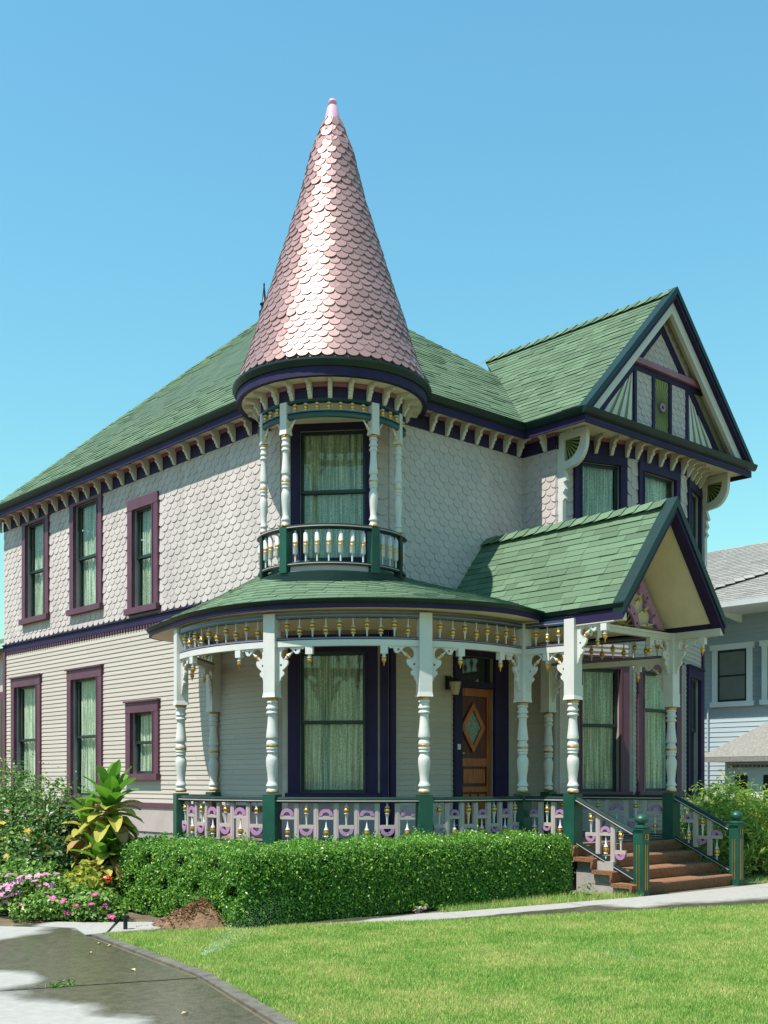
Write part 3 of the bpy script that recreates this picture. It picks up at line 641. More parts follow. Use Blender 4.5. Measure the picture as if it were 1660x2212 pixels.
# ------------------------------------------------------------------ porch
Cc = (10.87, 12.42)
P = {1: (8.163, 13.23), 2: (8.257, 11.278), 3: (9.56, 9.93), 4: (11.20, 9.78), 5: (11.30, 9.03), 6: (13.46, 9.03), 'BL': (9.35, 14.24), 'BR': (13.12, 10.95)}
ZF = .58
def arc2(a, b, Rr=None, n=16):
    a = Vector(a); b = Vector(b)
    if not Rr: return [tuple(a.lerp(b, i/8)) for i in range(9)]
    m = (a+b)/2; h = (b-a).length/2; nn = Vector(((b-a).y, -(b-a).x)).normalized()
    if nn.dot(m-Vector(Cc)) < 0: nn = -nn
    c = m-nn*math.sqrt(Rr*Rr-h*h); a0 = math.atan2(a.y-c.y, a.x-c.x); a1 = math.atan2(b.y-c.y, b.x-c.x)
    if a1-a0 > math.pi: a1 -= 2*math.pi
    if a0-a1 > math.pi: a1 += 2*math.pi
    return [(c.x+Rr*math.cos(a0+(a1-a0)*i/n), c.y+Rr*math.sin(a0+(a1-a0)*i/n)) for i in range(n+1)]
def along(path, d):
    for i in range(len(path)-1):
        a, b = Vector(path[i]), Vector(path[i+1]); l = (b-a).length
        if d <= l or i == len(path)-2: q = a+(b-a)*(d/l); return q, (b-a).normalized()
        d -= l
plen = lambda p: sum((Vector(p[i+1])-Vector(p[i])).length for i in range(len(p)-1))
RP = 2.75
bays = [('BL', 1, None), (1, 2, RP), (2, 3, RP), (3, 4, RP), (4, 5, None), (6, 'BR', None)]
ZSO = 3.43
sp_hi = spindle_mesh(.235, .62, .034); sp_lo = spindle_mesh(.235, .36, .034)
pend = M(); pend.box(-.045, .045, -.035, .035, -.10, .0, 0); pend.lathe([(.028, -.10), (.018, -.13), (.03, -.135), (.03, -.145), (.017, -.15), (.03, -.163), (.031, -.177), (.022, -.195), (.01, -.21), (.003, -.25)], (0, 0, 0), 10, mz=[0, 0, 0, 0, 1, 1, 1, 1, 1]); pendm = pend.mesh('pendant', [m_white, m_gold])
bo = [(0, 0), (385, 0), (385, 8), (372, 22), (345, 13), (330, 30), (305, 20), (290, 42), (286, 62), (268, 80), (240, 82), (222, 66), (205, 48)]
bo += [(130+78*math.cos(t), 85+78*math.sin(t)) for t in [rad(-28-i*19) for i in range(12)]]
bo += [(80, 150), (135, 150), (142, 178), (130, 208), (102, 238), (78, 256), (66, 270), (88, 288), (92, 306), (76, 330), (52, 345), (42, 380), (26, 400), (22, 430), (0, 455)]
bh = [[(50+15*math.cos(i*math.pi/4), 205+15*math.sin(i*math.pi/4)) for i in range(8)], [(238+15*math.cos(i*math.pi/4), 40+15*math.sin(i*math.pi/4)) for i in range(8)]]
K = .00106
def gingerbread(p, dr, zb, parent, first=.075):
    """sawn bracket with ring opening and diagonal spindle, below the beam at zb, running from post p along dr"""
    d = Vector((dr[0], dr[1], 0)).normalized(); s = Vector((-d.y, d.x, 0))
    F = lambda a, b, n: (p[0]+d.x*(first+a*K)+s.x*n, p[1]+d.y*(first+a*K)+s.y*n, zb-b*K)
    mb = M(); mb.plate(bo, bh, F, .035); o = part('bracket', mb, m_white, parent)
    q1, q2 = Vector(F(80, 150, 0)), Vector(F(205, 45, 0)); dv = q2-q1; mb = M(); mb.T = Matrix.Translation(q1) @ dv.to_track_quat('Z', 'Y').to_matrix().to_4x4(); Lh = dv.length
    mb.lathe([(.012, 0), (.014, Lh*.2), (.022, Lh*.3), (.017, Lh*.34), (.026, Lh*.4), (.028, Lh*.48), (.02, Lh*.55), (.022, Lh*.6), (.012, Lh*.7), (.010, Lh)], (0, 0, 0), 8, mz=[0, 0, 0, 1, 1, 1, 0, 0, 0]); part('bracket_spindle', mb, [m_white, m_gold], parent)
posts = {}
for k, p in P.items():
    rz = 0 if k in (4, 5, 6, 'BL', 'BR') else math.atan2(p[1]-Cc[1], p[0]-Cc[0])
    posts[k] = post('porch_post', p, rz, 2.40, 1.24, ZF-.03, ZSO)
ringh = lambda r0, r1, n=14: [(r1*math.cos(math.pi*i/n), r1*math.sin(math.pi*i/n)) for i in range(n+1)]+[(r0*math.cos(math.pi*(n-i)/n), r0*math.sin(math.pi*(n-i)/n)) for i in range(n+1)]
def rail_cells(path, nc, first, zb0, zt0, zslope=None, parent=None):
    L = plen(path); a = .09; cw = (L-2*a)/nc; zs = zslope or (lambda d: 0.)
    bl = M(); h = .205
    b = .55*h; bl.lathe([(.010, 0), (.010, .05), (.026, .055), (.03, .065), (.026, .075), (.018, .08), (.034, .092), (.037, .11), (.034, .128), (.018, .14), (.03, .145), (.026, .155), (.014, .175), (.006, .25), (.006, .285)], (0, 0, 0), 10, mz=[0]*5+[1]*4+[0]*5); up_ = bl.mesh('baluster', [m_white, m_gold])
    bl = M(); bl.lathe([(r, .285-z) for r, z in [(.010, 0), (.010, .05), (.026, .055), (.03, .065), (.026, .075), (.018, .08), (.034, .092), (.037, .11), (.034, .128), (.018, .14), (.03, .145), (.026, .155), (.014, .175), (.006, .25), (.006, .285)]], (0, 0, 0), 10, mz=[0]*5+[1]*4+[0]*5)
    dn_ = spindle_mesh(.30, .70, .034, 'baluster')
    for i in range(1, nc):
        q, t = along(path, a+cw*i); dz = zs(a+cw*i); mb = M(); sd = Vector((t.x, t.y, 0)); F = frame(q, t, (t.y, -t.x)); mb.pan(F, -.03, .03, zb0+dz, zt0+dz, -.02, .02); mb.pan(F, -.012, .012, zb0+dz+.004, zt0+dz-.004, .02, .024); part('stile', mb, m_taupe, parent)
    for i in range(nc):
        d = a+cw*(i+.5); q, t = along(path, d); dz = zs(d); A = (i % 2 == 0) == (first == 'A'); Hh = zt0-zb0; zc = zb0+dz+Hh*(.62 if A else .39)
        F = frame(q, t, (t.y, -t.x)); e_ = .03 if 0 < i < nc-1 else .03
        mb = M(); mb.pan(F, -cw/2+.031, cw/2-.031, zc-.022, zc+.022, -.018, .018); part('crossbar', mb, m_taupe, parent)
        r1 = min(.098, cw/2-.035); mb = M(); sg = 1 if A else -1
        mb.plate([(u, v*sg) for u, v in ringh(r1*.5, r1)], [], lambda u, v, n, Z=zc+sg*.023: F(u, Z+v, n), .045); part('arch', mb, m_lilac, parent)
        if A: link('baluster', up_, parent, loc=tuple(Vector((q.x, q.y, zb0+dz))-Vector(OFF)))
        else: link('baluster', dn_, parent, loc=tuple(Vector((q.x, q.y, zt0+dz-.30))-Vector(OFF)))
rp_top = [(-.04, 0), (.04, 0), (.055, .02), (.055, .045), (.02, .07), (-.02, .07), (-.055, .045), (-.055, .02)]
for (ka, kb, Rr) in bays:
    path = arc2(P[ka], P[kb], Rr); L = plen(path)
    mb = M(); p3 = lambda z: [(x, y, z) for x, y in path]
    mb.sweep(p3(3.365), sq(.10, .06), cen=Cc, m=0); fr_ = part('spindle_frieze', mb, m_teal); mb = M(); mb.sweep(p3(3.10), [(-.03, 0), (.03, 0), (.04, .015), (.03, .035), (-.03, .035), (-.04, .015)], cen=Cc, m=0); part('bottom_rail', mb, m_teal, fr_)
    mb = M(); mb.sweep(p3(3.025), sq(.075, .074), cen=Cc); part('beam', mb, m_white, fr_)
    mb = M(); mb.sweep(p3(3.385), sq(.108, .01), cen=Cc); part('rail_stripe', mb, m_lilac, fr_); mb = M(); mb.sweep(p3(3.112), sq(.086, .008), cen=Cc); part('rail_stripe', mb, m_lilac, fr_)
    n = max(2, int(round((L-.2)/.178)))
    for i in range(n):
        q, t = along(path, .12+(L-.24)*(i+.5)/n); place(sp_hi if i % 2 == 0 else sp_lo, 'spindle', (q.x, q.y, 3.135), fr_)
    for k, sgn in ((ka, 1), (kb, -1)):
        if k in posts:
            q, t = along(path, .3 if sgn > 0 else L-.3); dv = (Vector((q.x, q.y))-Vector(P[k])).normalized()
            if L > .85 or True: gingerbread(P[k], (dv.x, dv.y), 3.025, posts[k]) if L > .9 else gingerbread(P[k], (dv.x, dv.y), 3.025, posts[k])
    for dd in ((.50, L-.50) if L > 1.2 else (L/2,)):
        q, t = along(path, dd); put(pendm, 'pendant', (q.x, q.y, 3.03), (t.x, t.y), fr_)
    # railing
    mb = M(); mb.sweep(p3(1.12), rp_top, cen=Cc); rl = part('porch_railing', mb, m_dkgr); mb = M(); mb.sweep(p3(.60), sq(.08, .045), cen=Cc); part('bottom_rail', mb, m_dkgr, rl)
    mb = M(); mb.sweep(p3(1.138), sq(.118, .013), cen=Cc); part('rail_stripe', mb, m_taupe, rl); mb = M(); mb.sweep(p3(.617), sq(.088, .01), cen=Cc); part('rail_stripe', mb, m_taupe, rl)
    nc, first = {('BL', 1): (5, 'B'), (1, 2): (7, 'B'), (2, 3): (7, 'A'), (3, 4): (7, 'B'), (4, 5): (3, 'A'), (6, 'BR'): (6, 'A')}[(ka, kb)]
    rail_cells(path, nc, first, .645, 1.12, parent=rl)
# entrance beam, gable over the steps
mb = M(); mb.box(11.30, 13.46, 8.99, 9.07, 3.335, ZSO); mb.box(11.26, 11.34, 8.24, 8.95, 3.335, ZSO); mb.box(13.42, 13.50, 8.24, 8.95, 3.335, ZSO); ebm = part('beam', mb, m_cream)
mb = M(); mb.box(11.28, 13.48, 8.97, 9.09, 3.395, 3.425); part('beam_moulding', mb, m_white, ebm)
for k, drs in ((5, ((1, 0), (0, -1))), (6, ((-1, 0), (0, -1)))):
    for dr in drs:
        gingerbread(P[k], dr, 3.335, posts[k]); q = (P[k][0]+dr[0]*.5, P[k][1]+dr[1]*.5, 3.34); put(pendm, 'pendant', q, dr, posts[k])
QX, QY, QP = 12.37, 8.24, 4.97; ql, qr = 11.27, 13.47; QE = 3.56; qs = (QP-QE)/(QX-ql)
pg = part('porch_gable_roof', M().poly([(ql, QY, QE), (QX, QY, QP), (QX, VY, QP), (ql, VY, QE)]).poly([(qr, QY, QE), (QX, QY, QP), (QX, VY-.2, QP), (qr, VY-.2, QE)]), m_roofb, fix=False)
tile_roof([(ql, VY, QE), (ql, QY, QE), (QX, QY, QP), (QX, VY, QP)], e=.118, w=.30); tile_roof([(qr, QY, QE), (qr, 10.9, QE), (QX, 10.9, QP), (QX, QY, QP)], e=.13)
ridge_caps((QX, VY, QP+.01), (QX, QY, QP+.01), None, pg, w=.15)
def prake(y0, y1, o0, o1, name, mt, zmin=QE-.16):
    mb = M(); hyp = math.hypot(1, qs)
    for s in (-1, 1):
        q = lambda x, off: QP-qs*abs(x-QX)-off*hyp
        pts = []
        for off in (o0, o1):
            xe = QX+s*(QX-ql+(-.05 if 'soffit' in name else .03)); pts.append((xe, q(xe, off)))
        pts = [(QX, q(QX, o0)), pts[0], pts[1], (QX, q(QX, o1))]
        vs = [(x, y0, z) for x, z in pts]+[(x, y1, z) for x, z in pts]
        mb.add(vs, [(0, 1, 2, 3), (7, 6, 5, 4), (0, 4, 5, 1), (1, 5, 6, 2), (2, 6, 7, 3), (3, 7, 4, 0)])
    return part(name, mb, mt)
prake(QY-.04, QY+.13, -.025, .055, 'rake_board', m_dkgr); prake(QY-.02, QY+.13, .056, .105, 'rake_moulding', m_navy)
prake(QY+.132, 11.2, .05, .075, 'gable_soffit', m_soff)
mb = M(); mb.box(ql-.012, ql+.018, QY+.01, 9.55, QE-.21, QE-.082); part('fascia', mb, m_navy)
mb = M(); mb.sweep([(ql, 9.6, QE-.08), (ql, QY-.02, QE-.08)], [(0, 0), (.04, .02), (.06, .065), (0, .065)], cen=(12.4, 9.2)); part('gutter', mb, m_dkgr)
mb = M(); mb.box(qr-.03, qr, QY, 10.6, QE-.13, QE-.02); part('fascia', mb, m_navy)
# fan work in the porch gable (plane of the entrance posts)
fan = part('fan_board', M().poly([(11.42, 9.10, ZSO), (13.34, 9.10, ZSO), (12.38, 9.10, 4.72)]), m_soff, fix=False, label='cream triangular board with lilac fretwork in the porch gable')
for s in (-1, 1):
    o = [(0, 0), (.09, -.02), (.93, -1.18), (.90, -1.25)]
    sc_ = []
    for t in (.86, .70, .54, .38, .22):
        x, z = .93*t-.12, -1.2*t-.02
        sc_ += [(x+.06, z-.09), (x-.01, z-.115), (x-.045, z-.06), (x-.01, z-.0)]
    o = [(0.0, .0), (.93, -1.22), (.78, -1.22)]+sc_+[(0, -.22)]
    hl = []
    for t in (.80, .62, .44): hl.append([(.93*t-.05+.025*math.cos(i*math.pi/4), -1.22*t-.055+.025*math.sin(i*math.pi/4)) for i in range(8)])
    mb = M(); mb.plate([(a*s, b) for a, b in o], [[(a*s, b) for a, b in h] for h in hl], lambda a, b, n: (QX+a, 9.05+n, 4.68+b), .04); part('fretwork_board', mb, m_lilac, fan)
mb = M(); mb.plate([(a, b) for a, b in ringh(.25, .36, 18)], [[(.305*math.cos(t)+.022*math.cos(i*math.pi/3), .305*math.sin(t)+.022*math.sin(i*math.pi/3)) for i in range(6)] for t in [rad(x) for x in range(15, 180, 25)]], lambda a, b, n: (QX+a, 9.05+n, ZSO+b), .04); part('fretwork_ring', mb, m_lilac, fan)
fd = M(); fd.plate([(.249*math.cos(math.pi*i/14), .249*math.sin(math.pi*i/14)) for i in range(15)], [], lambda a, b, n: (QX+a, 9.075+n, ZSO+b), .01); part('fan_panel', fd, m_dkgr, fan)
for k in range(9):
    t = rad(12+k*19.5); mb = M(); mb.bar((QX+.04*math.cos(t), 9.06, ZSO+.04*math.sin(t)), (QX+.245*math.cos(t), 9.06, ZSO+.245*math.sin(t)), .012, .016, up=(0, 1, 0)); part('fan_ray', mb, m_gold, fan)
for t in (8, 30, 50, 70, 90, 110, 130, 150, 172):
    a = rad(t); q1 = Vector((QX+.37*math.cos(a), 9.04, ZSO+.37*math.sin(a))); q2 = Vector((QX+.66*math.cos(a), 9.04, ZSO+.66*math.sin(a))); dv = q2-q1; mb = M(); mb.T = Matrix.Translation(q1) @ dv.to_track_quat('Z', 'Y').to_matrix().to_4x4(); Lh = dv.length
    mb.lathe([(.010, 0), (.016, .08), (.026, .10), (.03, .13), (.026, .16), (.016, .18), (.01, Lh)], (0, 0, 0), 8, mz=[0, 0, 1, 1, 0, 0]); part('fan_spindle', mb, [m_white, m_gold], fan)
# curved roof
def catmull(pts, n=10):
    o = []; p = [Vector(x) for x in pts]; p = [2*p[0]-p[1]]+p+[2*p[-1]-p[-2]]
    for i in range(1, len(p)-2):
        for k in range(n):
            t = k/n; o.append(.5*((2*p[i])+(-p[i-1]+p[i+1])*t+(2*p[i-1]-5*p[i]+4*p[i+1]-p[i+2])*t*t+(-p[i-1]+3*p[i]-3*p[i+1]+p[i+2])*t**3))
    o.append(p[-2]); return [tuple(v) for v in o]
RE = 3.07
ev = [(9.43, 14.70), (8.92, 14.70), (8.36, 14.42)]+[(Cc[0]+r_*math.cos(rad(a)), Cc[1]+r_*math.sin(rad(a))) for a, r_ in ((161, 2.96), (178, 2.96), (195, 3.03), (212, RE), (229, RE), (246, RE), (262, RE))]+[(11.30, 9.50)]
ev = catmull(ev, 8)
inn = catmull([(9.43, 14.70), (9.43, 14.2), (9.43, 13.5), (9.43, 12.9), (9.55, 12.5), (9.9, 12.1), (10.3, 11.65), (10.6, 11.53), (11.4, 11.53), (12.0, 11.53), (12.2, 11.53)], 8)
def rs(path, n):
    L = plen(path); return [tuple(along(path, L*i/n)[0]) for i in range(n+1)]
NN = 96
ev = rs(ev, NN); inn = rs(inn, NN)
ZQ = lambda i: 4.17-(.6)*max(0, 1-i/14)**1.3+.30*math.exp(-((i-46)/18)**2)
pr_ = M(); g = [[(ev[i][0]+(inn[i][0]-ev[i][0])*t, ev[i][1]+(inn[i][1]-ev[i][1])*t, 3.57+(ZQ(i)-3.57)*t) for t in (0, .5, 1)] for i in range(NN+1)]
for i in range(NN):
    for k in range(2): pr_.poly([g[i][k], g[i+1][k], g[i+1][k+1], g[i][k+1]])
proof = part('porch_roof', pr_, m_roofb, fix=False)
def gp3(i, t):
    i0 = min(int(i), NN-1); f = i-i0; a = Vector((*ev[i0], 3.57)).lerp(Vector((*ev[i0+1], 3.57)), f); b = Vector((*inn[i0], ZQ(i0))).lerp(Vector((*inn[i0+1], ZQ(i0+1))), f); return a.lerp(b, t)
rows = 15
for r_ in range(rows):
    i = -R.random()*3
    while i < NN:
        wi = R.choice((2.2, 3, 3, 3.6)); a, b = max(0, i+.03), min(NN, i+wi-.03)
        if b-a > .2:
            t0, t1 = r_/rows-(.012 if r_ == 0 else 0), min(1, (r_+1.25)/rows); q = [gp3(a, t0), gp3(b, t0), gp3(b, t1), gp3(a, t1)]
            if (q[0]-q[1]).length > .02:
                hb = R.choice((.014, .016, .022)); up = Vector((0, 0, 1)); piece = ([tuple(q[0]+up*hb), tuple(q[1]+up*hb), tuple(q[2]+up*.003), tuple(q[3]+up*.003), tuple(q[0]), tuple(q[1])], [(0, 1, 2, 3), (0, 4, 5, 1)])
                cand('roof_shingle', Matrix.Identity(4), piece, (0, 0, 1), whole=False)
        i += wi
emit('roof_shingle', m_roof, pg)
ev3 = [(x, y, 3.46) for x, y in ev]
mb = M(); mb.sweep(ev3, [(-.03, 0), (0, 0), (0, .055), (-.03, .055)], cen=Cc); part('fascia', mb, m_navy)
mb = M(); mb.sweep([(x, y, 3.515) for x, y in ev], [(-.03, 0), (.012, 0), (.03, .02), (.045, .05), (.03, .056), (-.03, .056)], cen=Cc); part('gutter', mb, m_dkgr)
mb = M(); 
for i in range(NN): mb.poly([(*ev[i], 3.462), (*ev[i+1], 3.462), (*inn[i+1], 3.462), (*inn[i], 3.462)])
mb.poly([(11.25, 9.0, 3.463), (13.3, 9.0, 3.463), (13.3, 11.53, 3.463), (11.25, 11.53, 3.463)])
ceil = part('porch_ceiling', mb, m_soff, fix=False)
for k in range(34):          # beaded ceiling boards
    x = 8.2+k*.14
    f = M(); f.box(x, x+.012, 9.4, 14.4, 3.452, 3.4615)
# floor, skirt
fl = [P['BL']]+arc2(P['BL'], P[1])[1:]+arc2(P[1], P[2], RP)[1:]+arc2(P[2], P[3], RP)[1:]+arc2(P[3], P[4], RP)[1:]+[P[5], P[6], (13.46, 11.0)]
fo = [(x+(x-Cc[0])/math.hypot(x-Cc[0], y-Cc[1])*.1, y+(y-Cc[1])/math.hypot(x-Cc[0], y-Cc[1])*.1) for x, y in fl[:-4]]+[(11.2, 9.7), (11.2, 8.95), (13.56, 8.95), (13.56, 11.0)]
mb = M(); c_ = (11.2, 11.9, ZF)
for i in range(len(fo)-1): mb.poly([(*fo[i], ZF), (*fo[i+1], ZF), c_]); mb.poly([(*fo[i], ZF), (*fo[i+1], ZF), (*fo[i+1], ZF-.09), (*fo[i], ZF-.09)], 0)
part('porch_floor', mb, mat('porch_floor_paint', (.20, .14, .10), .5, var=.15), fix=False)
mb = M()
for i in range(len(fo)-1):
    s_ = lambda p: (p[0]+(Cc[0]-p[0])*.03, p[1]+(Cc[1]-p[1])*.03)
    a, b = s_(fo[i]), s_(fo[i+1]); mb.poly([(*a, 0), (*b, 0), (*b, ZF-.09), (*a, ZF-.09)])
part('porch_skirt', mb, mat('skirt_paint', (.10, .075, .07), .7), fix=False)
# steps
st = M(); st.box(11.27, 13.50, 8.32, 8.95, 0, .13); st.box(11.27, 13.50, 8.60, 8.95, .13, .275); steps = part('stair', st, m_conc)
for k in range(4):
    y0 = 8.06+.29*k; z1 = .145*(k+1); t = M(); prof_ = [(0, z1-.05), (.0, z1-.015), (.012, z1), (.29, z1), (.31, z1-.0), (.31, z1-.05), (.04, z1-.052), (.035, 0.145*k+.002), (.028, .145*k+.002)]
    mb = M(); n = len(prof_)
    if k == 3: prof_ = [(a if a < .2 else a-.18, b) for a, b in prof_]
    vs = [(x, y0+a, b) for x in (11.20, 13.56) for a, b in prof_]; mb.add(vs, [tuple(range(n)), tuple(range(2*n-1, n-1, -1))]+[(i, (i+1) % n, n+(i+1) % n, n+i) for i in range(n)]); part('tread', mb, m_carpet, steps)
mb = M(); mb.box(11.29, 11.33, 8.40, 8.95, 0, .40); mb.box(11.29, 11.33, 8.12, 8.40, 0, .09); part('stringer', mb, m_conc, steps)
# newels and stair rails
def number(txt, F, mt, parent, size=.1):
    cu_ = bpy.data.curves.new('house_number', 'FONT'); cu_.body = txt; cu_.size = size; cu_.extrude = .006; cu_.align_x = 'CENTER'; ob = bpy.data.objects.new('t', cu_); C.objects.link(ob)
    me = bpy.data.meshes.new_from_object(ob.evaluated_get(bpy.context.evaluated_depsgraph_get())); bpy.data.objects.remove(ob)
    me.name = 'house_number'; me.materials.clear(); me.materials.append(mt); o = F(0, 0); return link('house_number', me, parent, M4=basis(Vector(o)-Vector(OFF), F.u, (0, 0, 1), F.n, 1, 1))
for x, txt in ((11.36, '13'), (13.49, '11')):
    y = 8.04; mb = M(); q = .068; mb.box(x-q, x+q, y-q, y+q, 0, .80); nw = part('newel_post', mb, m_green)
    mb = M(); mb.box(x-q-.02, x+q+.02, y-q-.02, y+q+.02, .80, .815); mb.lathe([(.085, .815), (.096, .825), (.096, .84), (.06, .856), (.042, .866), (.042, .876), (.072, .89), (.086, .922), (.08, .945), (.052, .975), (.018, .99), (0, .995)], (x, y, 0), 18); part('newel_cap', mb, m_green, nw)
    for sx_, F in ((0, frame((x-q, y), (0, 1), (-1, 0))), (1, frame((x, y-q), (1, 0), (0, -1)))):
        mb = M()
        for u in (-.018, .018): mb.pan(F, u-.004, u+.004, .08, .62, .001, .004)
        part('gold_line', mb, m_gold, nw)
    F = frame((x, y-q-.002), (1, 0), (0, -1)); F2_ = lambda u, z, d=0: F(u, z+.68, d)
    F2_.u = F.u; F2_.n = F.n; number(txt, F2_, m_gold, nw)
    pk = 5 if x < 12 else 6; px = P[pk][0]; path = [(px+(x-px)*i/8, 8.95-(8.95-8.13)*i/8) for i in range(9)]; L = plen(path)
    z_ = lambda d: -.40*d/L
    rail3 = lambda zb: [(a, b, zb-.40*i/8) for i, (a, b) in enumerate(path)]
    mb = M(); mb.sweep(rail3(1.12), rp_top, cen=(12.4, 8.5)); rl = part('stair_railing', mb, m_dkgr); mb = M(); mb.sweep(rail3(.58), sq(.08, .045), cen=(12.4, 8.5)); part('bottom_rail', mb, m_dkgr, rl)
    mb = M(); mb.sweep(rail3(1.138), sq(.118, .013), cen=(12.4, 8.5)); part('rail_stripe', mb, m_taupe, rl); mb = M(); mb.sweep(rail3(.597), sq(.088, .01), cen=(12.4, 8.5)); part('rail_stripe', mb, m_taupe, rl)
    rail_cells(path, 3, 'B' if x < 12 else 'A', .63, 1.12, zslope=z_, parent=rl)
# door
mb = M(); mb.pan(FR, 11.67, 11.83, .58, 3.22, .001, .05); mb.pan(FR, 12.53, 12.83, .58, 3.22, .001, .05); mb.pan(FR, 11.67, 12.83, 3.22, 3.36, .001, .055); mb.pan(FR, 11.83, 12.53, 2.76, 2.85, -.06, .03); dr = part('front_door', mb, m_navy)
mb = M(); mb.pan(FR, 11.83, 12.53, 2.85, 3.22, -.09, -.06); part('transom_pane', mb, m_dglass, dr)
mb = M(); mb.pan(FR, 11.83, 12.53, .58, 2.76, -.11, -.07); part('door_leaf', mb, m_doord, dr)
mb = M(); mb.pan(FR, 11.835, 11.91, .6, 2.755, -.069, -.045); mb.pan(FR, 12.45, 12.525, .6, 2.755, -.069, -.045); mb.pan(FR, 11.91, 12.45, 2.64, 2.755, -.069, -.046); mb.pan(FR, 11.91, 12.45, 1.60, 1.72, -.069, -.046); mb.pan(FR, 11.91, 12.45, 1.22, 1.30, -.069, -.046); mb.pan(FR, 11.91, 12.45, .6, .72, -.069, -.046); part('door_stile', mb, m_door, dr)
for k in range(3): mb = M(); mb.pan(FR, 11.94+.175*k, 12.07+.175*k, .75, 1.19, -.069, -.055); part('door_panel', mb, m_door, dr)
mb = M(); mb.pan(FR, 11.95, 12.41, 1.35, 1.56, -.069, -.055); part('door_panel', mb, m_door, dr)
dc = (12.15, 2.175); mb = M()
mb.plate([(0, -.37), (.26, 0), (0, .37), (-.26, 0)], [[(0, -.26), (.17, 0), (0, .26), (-.17, 0)]], lambda a, b, n: FR(dc[0]+a, dc[1]+b, -.05+n), .03); part('diamond_moulding', mb, m_door, dr)
mb = M(); mb.add([FR(dc[0], dc[1]-.26, -.058), FR(dc[0]+.17, dc[1], -.058), FR(dc[0], dc[1]+.26, -.058), FR(dc[0]-.17, dc[1], -.058)], [(0, 1, 2, 3)]); part('diamond_pane', mb, mat('frosted_pane', (.17, .24, .19), .25, var=.3, vs=20, bump=.3), dr, fix=False)
mb = M(); mb.pan(FR, 11.845, 11.87, 1.60, 1.82, -.045, -.02); mb.pan(FR, 11.85, 11.9, 1.78, 1.80, -.02, .02); part('door_handle', mb, m_brass, dr)
mb = M(); mb.pan(FR, 11.72, 11.78, 1.84, 1.92, .05, .06); part('doorbell_plate', mb, m_white, dr)
mb = M(); mb.pan(FR, 11.50, 11.60, 2.70, 2.90, .02, .05, 0); mb.pan(FR, 11.535, 11.565, 2.84, 2.87, .05, .17, 0); c = FR(11.55, 2.62, .17); mb.lathe([(.03, .24), (.085, .2), (.09, .18), (.05, .0), (.03, -.03), (0, -.04)], c, 8, mz=[0, 0, 1, 0, 0]); part('wall_lamp', mb, [m_iron, m_brass])
# little ornament pegs on the entrance posts
for k in (5, 6):
    mb = M(); mb.box(P[k][0]+.08, P[k][0]+.16, P[k][1]-.03, P[k][1]-.0, 2.48, 2.54); mb.box(P[k][0]+.11, P[k][0]+.14, P[k][1]-.05, P[k][1]+.02, 2.46, 2.6); part('flag_holder', mb, m_white, posts[k])
# rear wing seen past the left corner
mb = M(); mb.box(9.62, 13, YB, YB+4, 0, 4.1); rw = part('rear_wing', mb, m_clap)
mb = M(); FW = frame((9.62, 0), (0, 1), (-1, 0)); mb.pan(FW, YB+.35, YB+1.3, 1.3, 3.2, .0, .04); part('window', mb, m_plum, rw)
mb = M(); mb.pan(FW, YB+.5, YB+1.15, 1.45, 3.05, .04, .045); part('pane', mb, m_dglass, rw)
mb = M(); mb.poly([(9.3, YB, 4.1), (13, YB, 5.4), (13, YB+4.2, 5.4), (9.3, YB+4.2, 4.1)]); mb.box(9.3, 9.34, YB+.01, YB+4.2, 3.98, 4.1); part('rear_roof', mb, m_roof, rw, fix=False)

# ------------------------------------------------------------------ neighbour house
m_nb = mat('blue_grey_clapboard', (.36, .43, .47), .65, var=.07, isl=.04, bump=.05)
m_nw = mat('bright_white_trim', (.72, .76, .78), .5, var=.04)
m_nr = mat('grey_asphalt_roof', (.24, .235, .215), .95, var=.2, vs=20, bump=.3, bs=150, isl=.14)
nh = root_at('grey_house', 25, 14, 'blue grey clapboard house with white window trim standing behind the right hand shrub', 'house')
_OFF = OFF; OFF = (25., 14., 0.)
def npart(name, mb, mats, parent=None, fix=True): return link(name, mb.mesh(name, mats, OFF, fix), parent or nh)
FN = frame((21, 0), (0, 1), (-1, 0))
now = [(12.26, 12.94, 3.02, 4.10), (10.98, 11.80, 3.02, 4.10)]
mb = M(); mb.box(21.005, 29, 7, 20, -.3, 4.9); nwall = npart('wall', mb, m_nb)
z = 0.0; bm_ = M(); bm_.add(*PM['board']); bme = bm_.mesh('siding_board', m_nb); L0 = 13.0
while z < 4.62:
    segs = [(7., 20.)]
    for a, b, c, d in now:
        if c-.1 < z+.05 < d+.1: segs = [t for s0, s1 in segs for t in ((s0, a-.1), (b+.1, s1)) if t[1] > t[0]+.05] if True else segs
    for s0, s1 in segs: link('siding_board', bme, nwall, M4=basis(Vector(FN(s0, z))-Vector(OFF), FN.u, (0, 0, 1), FN.n, s1-s0, .118))
    z += .1
for a, b, c, d in now:
    mb = M(); mb.pan(FN, a-.12, a, c, d, .0, .05); mb.pan(FN, b, b+.12, c, d, 0, .05); mb.pan(FN, a-.16, b+.16, d, d+.12, 0, .07); mb.pan(FN, a-.15, b+.15, c-.1, c, 0, .09); w = npart('window', mb, m_nw)
    mb = M(); mb.pan(FN, a, b, c, d, .003, .02); npart('sash', mb, m_sash, w)
    for (p, q) in ((c+.05, (c+d)/2-.02), ((c+d)/2+.02, d-.05)):
        mb = M(); mb.pan(FN, a+.05, b-.05, p, q, .01, .027); npart('pane', mb, m_dglass if False else mat('grey_blind', (.16, .17, .15), .35, var=.1), w)  # blinds in one even dark grey on both sashes
